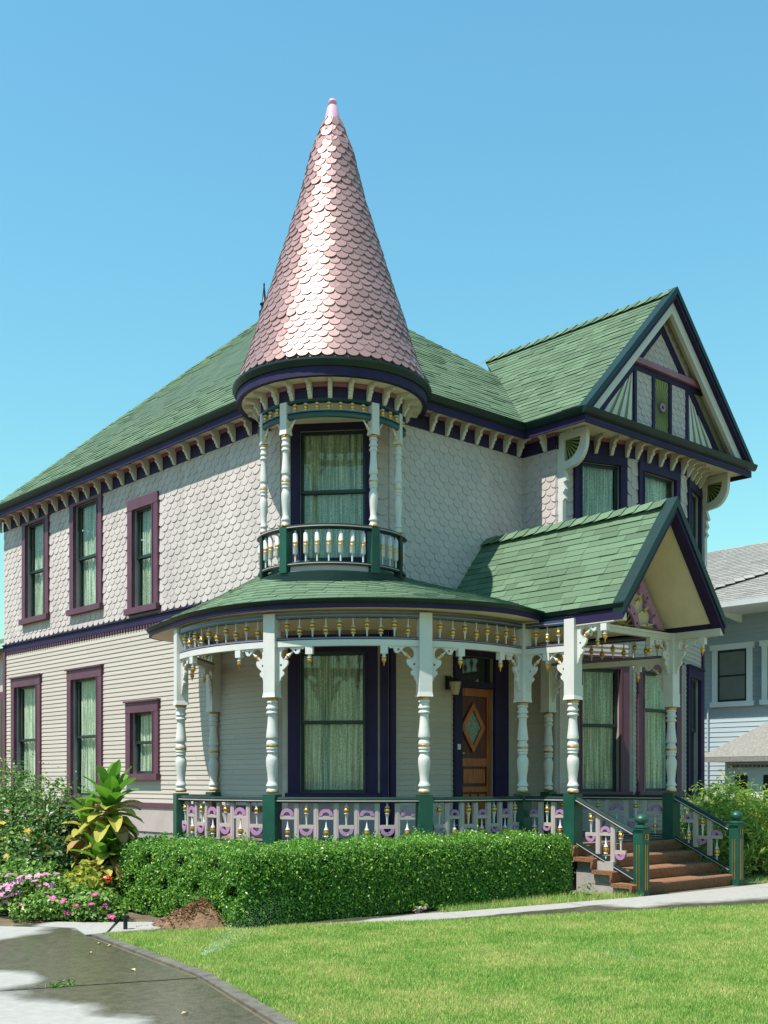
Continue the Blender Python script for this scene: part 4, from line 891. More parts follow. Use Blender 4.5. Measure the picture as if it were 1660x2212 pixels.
mb = M(); mb.poly([(20, 6, 4.93), (20, 21, 4.93), (24.0, 18, 6.9), (24.0, 9.5, 6.9)]).poly([(20, 6, 4.93), (24, 9.5, 6.9), (30, 6, 4.93)]).poly([(24, 9.5, 6.9), (24, 18, 6.9), (30, 21, 4.93), (30, 6, 4.93)]); nroof = npart('roof', mb, m_nr, fix=False)
mb = M(); mb.sweep([(20.0, 6, 4.80), (20.0, 21, 4.80)], [(0, 0), (.08, .02), (.1, .12), (0, .12)], cen=(25, 14)); npart('gutter', mb, m_nw)
mb = M(); mb.poly([(20, 6, 4.80), (20, 21, 4.80), (21.05, 21, 4.80), (21.05, 6, 4.80)]); npart('soffit', mb, m_nw, fix=False)
for k in range(10):
    y = 10.0+k*1.2; mb = M(); mb.plate([(0, 0), (.85, 0), (.85, -.05), (.6, -.08), (0, -.16)], [], lambda a, b, n, Y=y: (20.98-a, Y+n, 4.795+b), .07); npart('rafter_tail', mb, m_nw)
nu = Vector((4.0, 0, 1.97)).normalized(); nn_ = Vector((-1.97, 0, 4.0)).normalized()
sv = M()
for k in range(34):
    s = k*.13
    if s > 4.35: break
    y = 7+R.random()*.3
    while y < 17.5:
        w = R.uniform(.25, .4); o = Vector((20, y, 4.93))+nu*s; A = basis(o, (0, 1, 0), nu, nn_, w-.004, .16, 1.2); vs, fs = PM['tab']; sv.add([tuple(A @ Vector((a+.5, b, c))) for a, b, c in vs], fs); y += w
npart('roof_shingle', sv, m_nr, nroof, fix=False)['kind'] = 'stuff'
cp = M(); cp.add([(0, -.13, 0), (.2, -.13, .025), (.2, .13, .025), (0, .13, 0), (.2, -.13, 0), (.2, .13, 0)], [(0, 1, 2, 3), (1, 4, 5, 2)]); cpm = cp.mesh('ridge_shingle', m_nr)
for k in range(14):
    p = Vector((20.9+.11*k, 12.95-.16*k, 0)); p.z = 4.93+(p.x-20)*1.97/4+.05; link('ridge_shingle', cpm, nroof, M4=basis(p-Vector(OFF), Vector((-.11, .16, -.054)).normalized(), Vector((.16, .11, .08)).normalized(), nn_, 1, 1))
# low bay with its own roof
mb = M(); mb.box(20.3, 21.0, 9.5, 12.35, 0, 1.75); bay = npart('bay', mb, m_nw)
mb = M(); mb.poly([(20.0, 9.2, 1.86), (20.0, 12.75, 1.86), (21.0, 11.7, 2.62), (21.0, 9.9, 2.62)]).poly([(20, 12.75, 1.86), (21, 12.75, 1.86), (21, 11.7, 2.62)]).poly([(20, 9.2, 1.86), (21, 9.2, 1.86), (21, 9.9, 2.62)]); mb.box(20.0, 20.03, 9.2, 12.75, 1.76, 1.855); npart('bay_roof', mb, m_nr, bay, fix=False)
mb = M(); mb.poly([(20.0, 9.2, 1.76), (20.0, 12.75, 1.76), (21.0, 12.75, 1.76), (21, 9.2, 1.76)]); npart('bay_soffit', mb, m_nw, bay, fix=False)
FB = frame((20.3, 0), (0, 1), (-1, 0))
for a, b in ((11.85, 12.12), (10.9, 11.5)):
    mb = M(); mb.pan(FB, a, b, .5, 1.5, .0, .02); npart('pane', mb, m_dglass, bay)
mb = M()
for k in range(30): mb.pan(FB, 9.6+k*.09, 9.65+k*.09, 1.65, 1.7, 0, .03)
npart('dentil_row', mb, m_rose, bay)
mb = M(); c = FN(13.15, 0, .06); mb.lathe([(.018, 0), (.018, 2.9)], c, 6); npart('drain_pipe', mb, m_nb)
OFF = _OFF

# ------------------------------------------------------------------ ground
def structure(name, mb, mt, z=0, fix=False):
    me = mb.mesh(name, mt, (0, 0, 0), fix); o = link(name, me, None, kind='structure'); o.rotation_euler = (0, 0, TH); return o
m_soil = mat('dry_soil', (.13, .10, .06), .95, var=.3, vs=2, bump=.4, bs=30)
mb = M(); mb.poly([(-900, -900, 0), (900, -900, 0), (900, 900, 0), (-900, 900, 0)]); structure('ground', mb, m_soil)
def concmat(name, wet):
    """pale concrete with sprinkler-wet stains; wet = list of dry patches (x, y, rx, ry) in house axes"""
    m = bpy.data.materials.new(name); m.use_nodes = True; N = m.node_tree.nodes; L = m.node_tree.links; p = N['Principled BSDF']
    tc = N.new('ShaderNodeTexCoord'); nz = N.new('ShaderNodeTexNoise'); nz.inputs['Scale'].default_value = 1.6; nz.inputs['Detail'].default_value = 5; L.new(tc.outputs['Object'], nz.inputs[0])
    cur = None
    for (x, y, rx, ry, ang) in wet:
        mp = N.new('ShaderNodeMapping'); mp.vector_type = 'TEXTURE'; mp.inputs['Location'].default_value = (x, y, 0); mp.inputs['Rotation'].default_value = (0, 0, ang); mp.inputs['Scale'].default_value = (rx, ry, 1); L.new(tc.outputs['Object'], mp.inputs[0])
        ln = N.new('ShaderNodeVectorMath'); ln.operation = 'LENGTH'; L.new(mp.outputs[0], ln.inputs[0])
        if cur is None: cur = ln.outputs['Value']
        else:
            mi = N.new('ShaderNodeMath'); mi.operation = 'MINIMUM'; L.new(cur, mi.inputs[0]); L.new(ln.outputs['Value'], mi.inputs[1]); cur = mi.outputs[0]
    ad = N.new('ShaderNodeMath'); ad.operation = 'MULTIPLY_ADD'; L.new(nz.outputs[0], ad.inputs[0]); ad.inputs[1].default_value = .9; L.new(cur, ad.inputs[2])
    mr = N.new('ShaderNodeMapRange'); mr.inputs[1].default_value = 1.33; mr.inputs[2].default_value = 1.56; L.new(ad.outputs[0], mr.inputs[0])
    n2 = N.new('ShaderNodeTexNoise'); n2.inputs['Scale'].default_value = 14; n2.inputs['Detail'].default_value = 8; n2.inputs['Roughness'].default_value = .75; L.new(tc.outputs['Object'], n2.inputs[0])
    dry = N.new('ShaderNodeValToRGB'); dry.color_ramp.elements[0].color = (.25, .24, .21, 1); dry.color_ramp.elements[1].color = (.34, .325, .295, 1); dry.color_ramp.elements[0].position = .3; dry.color_ramp.elements[1].position = .7; L.new(n2.outputs[0], dry.inputs[0])
    we = N.new('ShaderNodeValToRGB'); we.color_ramp.elements[0].color = (.045, .042, .029, 1); we.color_ramp.elements[1].color = (.12, .11, .08, 1); we.color_ramp.elements[0].position = .3; we.color_ramp.elements[1].position = .7; L.new(n2.outputs[0], we.inputs[0])
    mx = N.new('ShaderNodeMixRGB'); L.new(mr.outputs[0], mx.inputs[0]); L.new(dry.outputs[0], mx.inputs[1]); L.new(we.outputs[0], mx.inputs[2]); L.new(mx.outputs[0], p.inputs['Base Color'])
    ro = N.new('ShaderNodeMapRange'); ro.inputs[3].default_value = .85; ro.inputs[4].default_value = .2; L.new(mr.outputs[0], ro.inputs[0])
    L.new(ro.outputs[0], p.inputs['Roughness'])
    n3 = N.new('ShaderNodeTexNoise'); n3.inputs['Scale'].default_value = 90; L.new(tc.outputs['Object'], n3.inputs[0]); bp = N.new('ShaderNodeBump'); bp.inputs['Strength'].default_value = .12; bp.inputs['Distance'].default_value = .01; L.new(n3.outputs[0], bp.inputs['Height']); L.new(bp.outputs[0], p.inputs['Normal'])
    return m
m_drive = concmat('driveway_concrete', [(3.75, 10.2, 1.3, .75, .25), (3.0, 7.75, .55, .42, -.7), (2.3, 6.2, .95, 1.3, .2), (5.3, 9.75, .45, .5, 0)])
m_walk = concmat('walk_concrete', [(9.2, 8.0, 3.5, .25, -.1), (5.1, 9.75, .75, .55, 0), (9.0, 8.05, 2.0, .28, -.08), (12.6, 7.6, 2.6, .8, -.05), (15.5, 7.6, 2, .9, 0)])
def slab(name, pts, mt, z0, z1, parent=None):
    mb = M(); n = len(pts); vs = [(*p, z0) for p in pts]+[(*p, z1) for p in pts]; mb.add(vs, [tuple(range(2*n-1, n-1, -1))[::-1]]+[(i, (i+1) % n, n+(i+1) % n, n+i) for i in range(n)])
    me = mb.mesh(name, mt, (0, 0, 0), True); o = link(name, me, parent)
    if not parent: o.rotation_euler = (0, 0, TH); o['kind'] = 'structure'
    return o
E0, E1, E2 = (4.76, 9.23), (4.36, 6.89), (3.55, 4.0)
drv = slab('driveway', [(-6, 2), (3.3, 2), E2, E1, E0, (4.4, 10.5), (2, 14.5), (-6, 14.5)], m_soil, -.2, .006)
jt = lambda d: (E1[0]-.02, E1[1])
j0, j1 = (4.29, 6.72), (-3.0, 9.35)
g_ = .012
slab('concrete_slab', [(-3, 2), (3.1, 2), (3.38, 4.0), (4.27, 6.70), (-3.0, 9.33)], m_drive, 0, .022, drv)
slab('concrete_slab', [(-3.0, 9.36), (4.285, 6.73), (4.30, 6.9), (4.70, 9.2), (4.86, 9.75), (4.4, 10.35), (1, 13.6), (-3, 13.6)], m_drive, 0, .022, drv)
slab('kerb_edging', [(3.03, 2), (3.14, 2), (3.55, 4.0), (4.445, 6.80), (4.86, 9.22), (4.77, 9.23), (4.345, 6.82), (3.44, 4.0)], mat('kerb_concrete', (.13, .12, .092), .6, var=.3, vs=9, bump=.3, bs=120), 0, .026)
wlk = slab('path', [(4.7, 9.9), (4.95, 9.15), (5.67, 8.9), (6.42, 8.62), (8.09, 7.74), (9.59, 7.22), (11.56, 6.45), (20, 4.3), (20, 7.5), (13.9, 7.75), (11.1, 7.86), (8.5, 8.25), (6.7, 8.72), (5.35, 9.83), (4.95, 10.3)], m_soil, -.2, .004)
def cut(t0, t1, far, near):
    a, b = rs2(far, t0), rs2(far, t1); c, d = rs2(near, t1), rs2(near, t0); return [d, c, b, a]
far = [(5.38, 9.86), (6.7, 8.74), (8.5, 8.26), (11.1, 7.87), (13.9, 7.76), (20, 7.5)]; near = [(4.93, 9.22), (5.67, 8.9), (8.09, 7.74), (9.59, 7.22), (11.56, 6.45), (20, 4.3)]
rs2 = lambda p, t: tuple(along(p, plen(p)*t)[0])
for i in range(9):
    t0, t1 = i/9+.0006, (i+1)/9-.0006; n = 6; A = [rs2(near, t0+(t1-t0)*k/n) for k in range(n+1)]; B = [rs2(far, t1-(t1-t0)*k/n) for k in range(n+1)]
    slab('concrete_slab', A+B, m_walk, 0, .024+.002*(i % 2), wlk)
slab('concrete_slab', [(4.722, 9.24), (4.915, 9.235), (5.36, 9.88), (4.95, 10.28), (4.52, 10.3), (4.874, 9.755)], m_walk, 0, .023, wlk)
# lawn
m_lawn = mat('lawn_base', (.15, .21, .05), .95, var=.25, vs=3, bump=.4, bs=80, col2=(.24, .27, .07))
lawn_p = [(3.14, 2), (3.55, 4.0), (4.445, 6.80), (4.86, 9.2), (5.67, 8.9), (6.42, 8.62), (8.09, 7.74), (9.59, 7.22), (11.56, 6.45), (20, 4.3), (22, -6), (3, -6)]
slab('lawn', lawn_p, m_lawn, -.1, .018)
def inpoly(P_, X, Y):
    c = np.zeros(len(X), bool); n = len(P_)
    for i in range(n):
        (x1, y1), (x2, y2) = P_[i], P_[(i+1) % n]; k = ((y1 > Y) != (y2 > Y)) & (X < (x2-x1)*(Y-y1)/((y2-y1) if y2 != y1 else 1e-9)+x1); c ^= k
    return c
def grassmat():
    m = bpy.data.materials.new('grass_blade'); m.use_nodes = True; N = m.node_tree.nodes; L = m.node_tree.links; p = N['Principled BSDF']; p.inputs['Roughness'].default_value = .5; p.inputs['Specular IOR Level'].default_value = .3
    g = N.new('ShaderNodeNewGeometry'); tc = N.new('ShaderNodeTexCoord'); nz = N.new('ShaderNodeTexNoise'); nz.inputs['Scale'].default_value = 1.1; nz.inputs['Detail'].default_value = 9; nz.inputs['Roughness'].default_value = .78; L.new(tc.outputs['Object'], nz.inputs[0])
    ad = N.new('ShaderNodeMath'); ad.operation = 'MULTIPLY_ADD'; L.new(g.outputs['Random Per Island'], ad.inputs[0]); ad.inputs[1].default_value = .34; L.new(nz.outputs[0], ad.inputs[2])
    rp = N.new('ShaderNodeValToRGB'); e = rp.color_ramp.elements; e[0].position = .46; e[0].color = (.11, .28, .04, 1); e[1].position = .88; e[1].color = (.62, .54, .22, 1); k = e.new(.64); k.color = (.28, .46, .085, 1); L.new(ad.outputs[0], rp.inputs[0]); L.new(rp.outputs[0], p.inputs['Base Color'])
    t = N.new('ShaderNodeBsdfTranslucent'); L.new(rp.outputs[0], t.inputs[0]); mx = N.new('ShaderNodeMixShader'); mx.inputs[0].default_value = .4; L.new(p.outputs[0], mx.inputs[1]); L.new(t.outputs[0], mx.inputs[2]); L.new(mx.outputs[0], N['Material Output'].inputs[0]); return m
def blades(name, X, Y, h0, h1, mt, z=.018, w=.006, parent=None, label=None, cat=None):
    n = len(X); a = NR.uniform(0, 6.283, n); h = NR.uniform(h0, h1, n); lx = NR.normal(0, .35, n)*h; ly = NR.normal(0, .35, n)*h; wx = np.cos(a)*w/2; wy = np.sin(a)*w/2
    V = np.zeros((n, 3, 3)); V[:, 0] = np.c_[X-wx, Y-wy, np.full(n, z)]; V[:, 1] = np.c_[X+wx, Y+wy, np.full(n, z)]; V[:, 2] = np.c_[X+lx, Y+ly, z+h]
    me = bpy.data.meshes.new(name); me.from_pydata(V.reshape(-1, 3).tolist(), [], np.arange(3*n).reshape(-1, 3).tolist()); me.materials.append(mt); me.update()
    o = link(name, me, parent, kind='stuff', label=label, cat=cat)
    if parent is None: o.rotation_euler = (0, 0, TH)
    return o
n = 560000; d = 6.0+6.8*NR.random(n)**1.25; sx_ = NR.uniform(-.36, .36, n); Xw = sx_*d; Yw = d
X = math.cos(TH)*Xw+math.sin(TH)*Yw; Y = -math.sin(TH)*Xw+math.cos(TH)*Yw; k = inpoly(lawn_p, X, Y); X, Y = X[k], Y[k]
m_grass = grassmat()
blades('grass', X, Y, .014, .036, m_grass, w=.0065, label='short green lawn grass with straw coloured patches in front of the path', cat='grass')
# strip of grass between hedge and path, and behind the path on the right
def strip(pts, n, h0, h1, name, label):
    xs = [p[0] for p in pts]; ys = [p[1] for p in pts]; X = NR.uniform(min(xs), max(xs), n); Y = NR.uniform(min(ys), max(ys), n); k = inpoly(pts, X, Y); blades(name, X[k], Y[k], h0, h1, m_grass, z=0, label=label, cat='grass')
strip([(8.4, 8.28), (11.2, 7.88), (11.28, 8.2), (10.9, 8.65), (8.5, 8.7)], 9000, .03, .09, 'grass', 'thin weedy grass between the clipped hedge and the path')
strip([(13.6, 7.77), (19, 7.5), (20, 11), (16, 9.5), (13.7, 8.4)], 16000, .03, .08, 'grass', 'bright strip of grass beyond the path at the foot of the right shrub')

# ------------------------------------------------------------------ plants
def leaves(Pn, Nn, size, aspect=.5, jit=.7, fold=.15):
    """Pn centres, Nn preferred normals -> verts, faces of folded diamond leaves (two triangles... one island each)"""
    n = len(Pn); Nn = Nn+NR.normal(0, jit, (n, 3)); Nn /= np.linalg.norm(Nn, axis=1)[:, None]; T = NR.normal(0, 1, (n, 3)); T -= Nn*(T*Nn).sum(1)[:, None]; T /= np.linalg.norm(T, axis=1)[:, None]; B = np.cross(Nn, T)
    s = (size*NR.uniform(.6, 1.25, n))[:, None]; V = np.zeros((n, 4, 3)); V[:, 0] = Pn-T*s*.5; V[:, 1] = Pn+B*s*aspect*.5+Nn*s*fold; V[:, 2] = Pn+T*s*.5; V[:, 3] = Pn-B*s*aspect*.5+Nn*s*fold
    idx = np.arange(4*n).reshape(-1, 4); F = np.vstack([idx[:, [0, 1, 2]], idx[:, [0, 2, 3]]]); return V.reshape(-1, 3), F
def leafobj(name, V, F, mt, parent, off, kind='stuff'):
    me = bpy.data.meshes.new(name); me.from_pydata((V-np.array(off)).tolist(), [], F.tolist()); me.materials.append(mt); me.update(); return link(name, me, parent, kind=kind)
m_hedge = leafmat('box_hedge_leaf', (.04, .15, .018), (.19, .40, .05), (.40, .56, .10), .42, .35, .5)
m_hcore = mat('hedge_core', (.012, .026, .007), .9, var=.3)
m_wood = mat('bark', (.09, .06, .035), .9, var=.3, bump=.4)
hg = root_at('hedge', 8, 9.4, 'clipped dark green box hedge running along the foot of the curved porch', 'hedge'); ho = (8., 9.4, 0.)
rects = [(5.97, 10.78, 8.66, 9.72), (5.97, 7.05, 9.72, 11.25)]
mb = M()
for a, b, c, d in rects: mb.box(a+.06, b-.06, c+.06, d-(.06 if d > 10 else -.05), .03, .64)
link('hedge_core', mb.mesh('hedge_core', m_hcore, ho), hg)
pts = []; nor = []
def face(n, fx, nv):
    q = fx(NR.random(n), NR.random(n)); pts.append(q); nor.append(np.tile(np.array(nv, float), (n, 1)))
U = lambda a, b, t: a+(b-a)*t
HT = .70
face(44000, lambda s, t: np.c_[U(5.97, 10.78, s), np.full(len(s), 8.66), U(.02, HT, t)], (0, -1, .25)); face(22000, lambda s, t: np.c_[U(5.97, 10.78, s), U(8.66, 9.75, t), np.full(len(s), HT)], (0, 0, 1)); face(22000, lambda s, t: np.c_[np.full(len(s), 5.97), U(8.66, 11.25, s), U(.02, HT, t)], (-1, 0, .25)); face(11000, lambda s, t: np.c_[np.full(len(s), 10.78), U(8.66, 9.75, s), U(.02, HT, t)], (1, 0, .2)); face(6000, lambda s, t: np.c_[U(5.97, 7.05, s), U(9.7, 11.25, t), np.full(len(s), HT)], (0, 0, 1)); face(5000, lambda s, t: np.c_[U(5.97, 7.05, s), np.full(len(s), 11.25), U(.02, HT, t)], (0, 1, .2))
Pn = np.vstack(pts); Nn = np.vstack(nor)
lump = lambda p, f, s: np.sin(p[:, 0]*f+s)*np.sin(p[:, 1]*f*1.13+s*2)*np.sin(p[:, 2]*f*1.4+s*.7)
dep = .045*lump(Pn, 7.3, .4)+.035*lump(Pn, 15, 2.)+NR.normal(0, .025, len(Pn))
Pn = Pn+Nn*dep[:, None]
rc = np.clip((Pn[:, 2]-.56)/.14, 0, 1)**2*.05; Pn[:, 1] += np.where(Nn[:, 1] < -.5, rc, 0); Pn[:, 0] += np.where(Nn[:, 0] < -.5, rc, 0)-np.where(Nn[:, 0] > .5, rc, 0)
sp = NR.random(len(Pn)) < .02; Pn[sp] += Nn[sp]*NR.uniform(.02, .07, sp.sum())[:, None]+np.c_[np.zeros(sp.sum()), np.zeros(sp.sum()), NR.uniform(0, .05, sp.sum())]
keep = lump(Pn, 9, 5) > -.55
V, F = leaves(Pn[keep], Nn[keep], .034, .58, 1.0); leafobj('leaf', V, F, m_hedge, hg, ho)

def blob_pts(n, c, r, shell=.35, zmin=.02):
    v = NR.normal(0, 1, (n, 3)); v /= np.linalg.norm(v, axis=1)[:, None]; k = 1-shell*NR.random(n)**1.5; p = np.array(c)+v*np.array(r)*k[:, None]; ok = p[:, 2] > zmin; return p[ok], v[ok]
def bush(name, label, base, blobs, n, size, mt, aspect=.5, stems=7, cat='shrub', spray=.0, group=None):
    rt_ = root_at(name, base[0], base[1], label, cat, group=group); of = (base[0], base[1], 0.); A = []; B = []
    tot = sum(r[0]*r[1]+r[1]*r[2]+r[0]*r[2] for c, r in blobs)
    for c, r in blobs:
        p, v = blob_pts(int(n*(r[0]*r[1]+r[1]*r[2]+r[0]*r[2])/tot), c, r, .55); A.append(p); B.append(v)
    Pn = np.vstack(A); Nn = np.vstack(B); Pn += Nn*(.09*lump(Pn, 6, 1.)+.05*lump(Pn, 13, 3.))[:, None]
    if spray: s = NR.random(len(Pn)) < spray; Pn[s] += (Nn[s]+np.array([0, 0, .8]))*NR.uniform(.03, .16, s.sum())[:, None]
    Nn[:, 2] += .5; kp = (lump(Pn, 8, 7.) > -.5) & (Pn[:, 2] > .02); V, F = leaves(Pn[kp], Nn[kp], size, aspect, .7); leafobj('leaf', V, F, mt, rt_, of)
    mb = M(); hs = max(r[2] for c, r in blobs); tk = .03*min(1, hs/.4)
    for k in range(stems):
        c, r = blobs[k % len(blobs)]; a = R.uniform(0, 6.28); tip = Vector((c[0]+r[0]*.6*math.cos(a), c[1]+r[1]*.6*math.sin(a), c[2]+r[2]*.4)); b0 = Vector((base[0]+R.uniform(-.3, .3)*hs, base[1]+R.uniform(-.3, .3)*hs, 0)); md = b0.lerp(tip, .5)+Vector((0, 0, .15*hs)); mb.bar(b0, md, tk, tk); mb.bar(md, tip, tk*.6, tk*.6)
    link('stem', mb.mesh('stem', m_wood, of), rt_); return rt_, of
def flower_mesh(r, mt, mc, petals=5, dome=.3):
    mb = M()
    for k in range(petals):
        a = 2*math.pi*k/petals; b = math.pi/petals*.9; mb.add([(0, 0, 0), (r*.7*math.cos(a-b), r*.7*math.sin(a-b), r*dome), (r*math.cos(a), r*math.sin(a), r*dome*.7), (r*.7*math.cos(a+b), r*.7*math.sin(a+b), r*dome)], [(0, 1, 2, 3)], 0)
    mb.lathe([(r*.18, .0), (r*.15, r*.25), (0, r*.32)], (0, 0, 0), 6, m=1); return mb.mesh('flower', [mt, mc], fix=False)
m_bush = leafmat('loose_shrub_leaf', (.05, .14, .025), (.19, .33, .07), (.32, .38, .10))
m_bush2 = leafmat('dark_shrub_leaf', (.015, .055, .010), (.06, .15, .025), (.25, .20, .04))
m_ger = leafmat('geranium_leaf', (.06, .16, .02), (.22, .36, .06))
m_yel = leafmat('yellow_green_leaf', (.22, .26, .025), (.48, .44, .05))
m_fpk = mat('pink_petal', (.70, .28, .50), .5, var=.1, trans=.3); m_fmg = mat('magenta_petal', (.62, .07, .30), .5, var=.1, trans=.3); m_fye = mat('yellow_petal', (.75, .42, .05), .5, var=.15, trans=.3); m_frd = mat('red_petal', (.65, .04, .02), .5, trans=.2); m_fc = mat('flower_centre', (.6, .5, .2), .6)
fy = flower_mesh(.045, m_fye, m_fc); fp = flower_mesh(.038, m_fpk, m_fc); fm = flower_mesh(.042, m_fmg, m_fc); frd = flower_mesh(.055, m_frd, m_fc, 6)
def Hp(x, d, z=0): X_ = (x-830)/2440*d; return (math.cos(TH)*X_+math.sin(TH)*d, -math.sin(TH)*X_+math.cos(TH)*d, z)
def flowers(rt_, of, lst, me):
    for p in lst:
        nrm = Vector((R.uniform(-.6, .1), R.uniform(-.7, .0), .8)).normalized(); u = nrm.orthogonal().normalized(); link('flower', me, rt_, M4=basis(Vector(p)-Vector(of), u, nrm.cross(u), nrm, *(lambda s: (s, s, s))(R.uniform(.8, 1.25))))
w3 = lambda x, y, d: Hp(x, d, EYE+(1685-y)/2440*d)
b = Hp(30, 13.9)
r_, o_ = bush('flowering_shrub', 'tall loose green shrub with yellow blossoms in front of the left wall windows', b, [(Hp(-20, 14, .90), (.75, .75, .74)), (Hp(60, 14.1, .84), (.7, .7, .66)), (Hp(130, 13.6, .60), (.55, .55, .50)), (Hp(20, 13.4, .45), (.8, .8, .45))], 15000, .062, m_bush, .55, 12, spray=.12)
flowers(r_, o_, [w3(x, y, 13.0+R.uniform(-.1, .2)) for x, y in ((12, 1812), (60, 1797), (52, 1842), (100, 1832), (30, 1882), (45, 1868), (75, 1872), (22, 1902), (60, 1905), (85, 1900), (120, 1815), (5, 1780), (130, 1838), (96, 1862), (15, 1850), (38, 1918))], fy)
flowers(r_, o_, [w3(14, 1753, 13.1)], fp)
b = Hp(165, 12.9)
bush('dark_shrub', 'dark glossy shrub filling the gap between the loose shrub and the broad leaved plant', b, [(Hp(150, 13.2, .62), (.45, .45, .55)), (Hp(205, 13.1, .45), (.40, .4, .45)), (Hp(110, 12.6, .40), (.5, .4, .4))], 7000, .075, m_bush2, .6, 9)
b = Hp(60, 11.6)
r_, o_ = bush('geranium', 'low mound of pale pink geraniums at the left beside the driveway', b, [(Hp(-10, 11.9, .20), (.55, .45, .34)), (Hp(70, 11.75, .22), (.5, .42, .36)), (Hp(130, 11.6, .16), (.4, .36, .24))], 8000, .055, m_ger, .8, 6, cat='flowers')
flowers(r_, o_, [w3(x, y, 11.25+R.uniform(-.05, .1)) for x, y in ((20, 1922), (45, 1905), (82, 1893), (100, 1890), (122, 1889), (83, 1915), (40, 1930), (5, 1937), (104, 1930), (48, 1948), (12, 1950), (62, 1896), (22, 1890), (-5, 1920), (30, 1908), (75, 1905))]+[w3(R.uniform(-5, 135), R.uniform(1888, 1962), 11.25+R.uniform(-.05, .1)) for _ in range(16)], fp)
b = Hp(185, 11.2)
r_, o_ = bush('geranium', 'low spreading plant with magenta flowers at the inner corner of the path', b, [(Hp(150, 11.3, .13), (.38, .32, .20)), (Hp(205, 11.2, .12), (.34, .3, .19)), (Hp(95, 11.3, .10), (.3, .3, .16))], 5200, .05, m_ger, .8, 5, cat='flowers')
flowers(r_, o_, [w3(x, y, 10.95+R.uniform(-.05, .06)) for x, y in ((197, 1955), (192, 1962), (145, 1974), (170, 1972), (174, 1945), (114, 1942), (205, 1935), (212, 1972), (228, 1958), (240, 1982), (137, 1948), (165, 1958), (203, 1968))], fm)
b = Hp(180, 11.75)
bush('coleus', 'small yellow green leafy plant among the flowers left of the hedge', b, [(Hp(175, 11.75, .30), (.24, .22, .22)), (Hp(200, 11.7, .22), (.18, .18, .18)), (Hp(160, 11.7, .16), (.2, .2, .2))], 900, .11, m_yel, .6, 5, cat='plant')
b = Hp(215, 12.1); r_, o_ = bush('geranium', 'spindly red flowered geranium in the shade beside the hedge end', b, [(Hp(225, 12.0, .30), (.22, .2, .2)), (Hp(190, 12.0, .26), (.18, .18, .16))], 350, .07, leafmat('dry_leaf', (.18, .14, .06), (.30, .30, .09)), .7, 6, cat='flowers')
flowers(r_, o_, [w3(230, 1898, 11.85), (w3(228, 1900, 11.83)), w3(187, 1906, 11.85), w3(233, 1901, 11.86)], frd)
# broad-leaved plant: each leaf is a part
bl_ = root_at('broad_leaf_plant', *Hp(232, 12.4)[:2], 'tall tropical plant with big green leaves turning yellow and brown at the tips', 'plant'); of = Hp(232, 12.4)
m_lg = leafmat('young_broad_leaf', (.10, .26, .02), (.16, .34, .04), None, .4, .35); m_ly = leafmat('yellow_broad_leaf', (.36, .34, .05), (.52, .44, .09), None, .35, .4); m_lb = leafmat('brown_broad_leaf', (.30, .17, .05), (.36, .22, .08), None, .2, .7)
def big_leaf(p, dirv, L, w, mt, droop):
    d = Vector(dirv).normalized(); s = d.cross(Vector((0, 0, 1))); s = s.normalized() if s.length > .05 else Vector((1, 0, 0)); mb = M(); vs = []; p = Vector(p); cur = p.copy(); n = 7; dd = d.copy()
    for i in range(n+1):
        t = i/n; ww = w*math.sin(math.pi*min(1, (t*.93+.05)))**.7*(1.15-t*.3); up = s.cross(dd).normalized(); wv = R.uniform(-.01, .01)
        vs += [tuple(cur-s*ww+up*(ww*.35+wv)), tuple(cur), tuple(cur+s*ww+up*(ww*.35-wv))]; cur = cur+dd*(L/n); dd = (dd+Vector((0, 0, -droop/n))).normalized()
    fs = [(3*i+k, 3*i+k+1, 3*i+k+4, 3*i+k+3) for i in range(n) for k in (0, 1)]; mb.add(vs, fs, 0, True); link('leaf', mb.mesh('leaf', mt, of, False), bl_)
for (hx, hd, hz, n, s) in ((240, 12.3, 1.22, 40, .98), (215, 12.15, .62, 24, .85), (188, 12.4, .98, 20, .78), (268, 12.3, .50, 11, .65), (242, 12.2, .80, 16, .75)):
    top = Vector(Hp(hx, hd, hz)); mb = M(); mb.bar(Vector(of), Vector(of).lerp(top, .5)+Vector((.03, .02, 0)), .06, .06); mb.bar(Vector(of).lerp(top, .5)+Vector((.03, .02, 0)), top, .05, .05); link('stem', mb.mesh('stem', m_wood, of), bl_)
    for k in range(n):
        t = k/n; a = k*2.4; el = 1.35-1.75*t; L = s*R.uniform(.36, .46); mt = m_lg if t < .45 else (m_ly if t < .85 else m_lb)
        big_leaf(top-Vector((0, 0, .34*t*s)), (math.cos(a)*math.cos(el), math.sin(a)*math.cos(el), math.sin(el)), L, s*.088, mt, .35+1.1*t)
# right shrub
m_rb = leafmat('arching_shrub_leaf', (.13, .26, .04), (.38, .52, .10), (.50, .55, .14))
b = (15.2, 8.7)
bush('arching_shrub', 'feathery light green shrub growing beside the right stair railing', b, [((14.65, 8.75, .62), (.62, .60, .60)), ((15.4, 8.45, .60), (.75, .62, .58)), ((16.2, 8.45, .56), (.7, .6, .53)), ((15.2, 9.3, .66), (.7, .6, .62))], 17000, .105, m_rb, .2, 14, spray=.35)
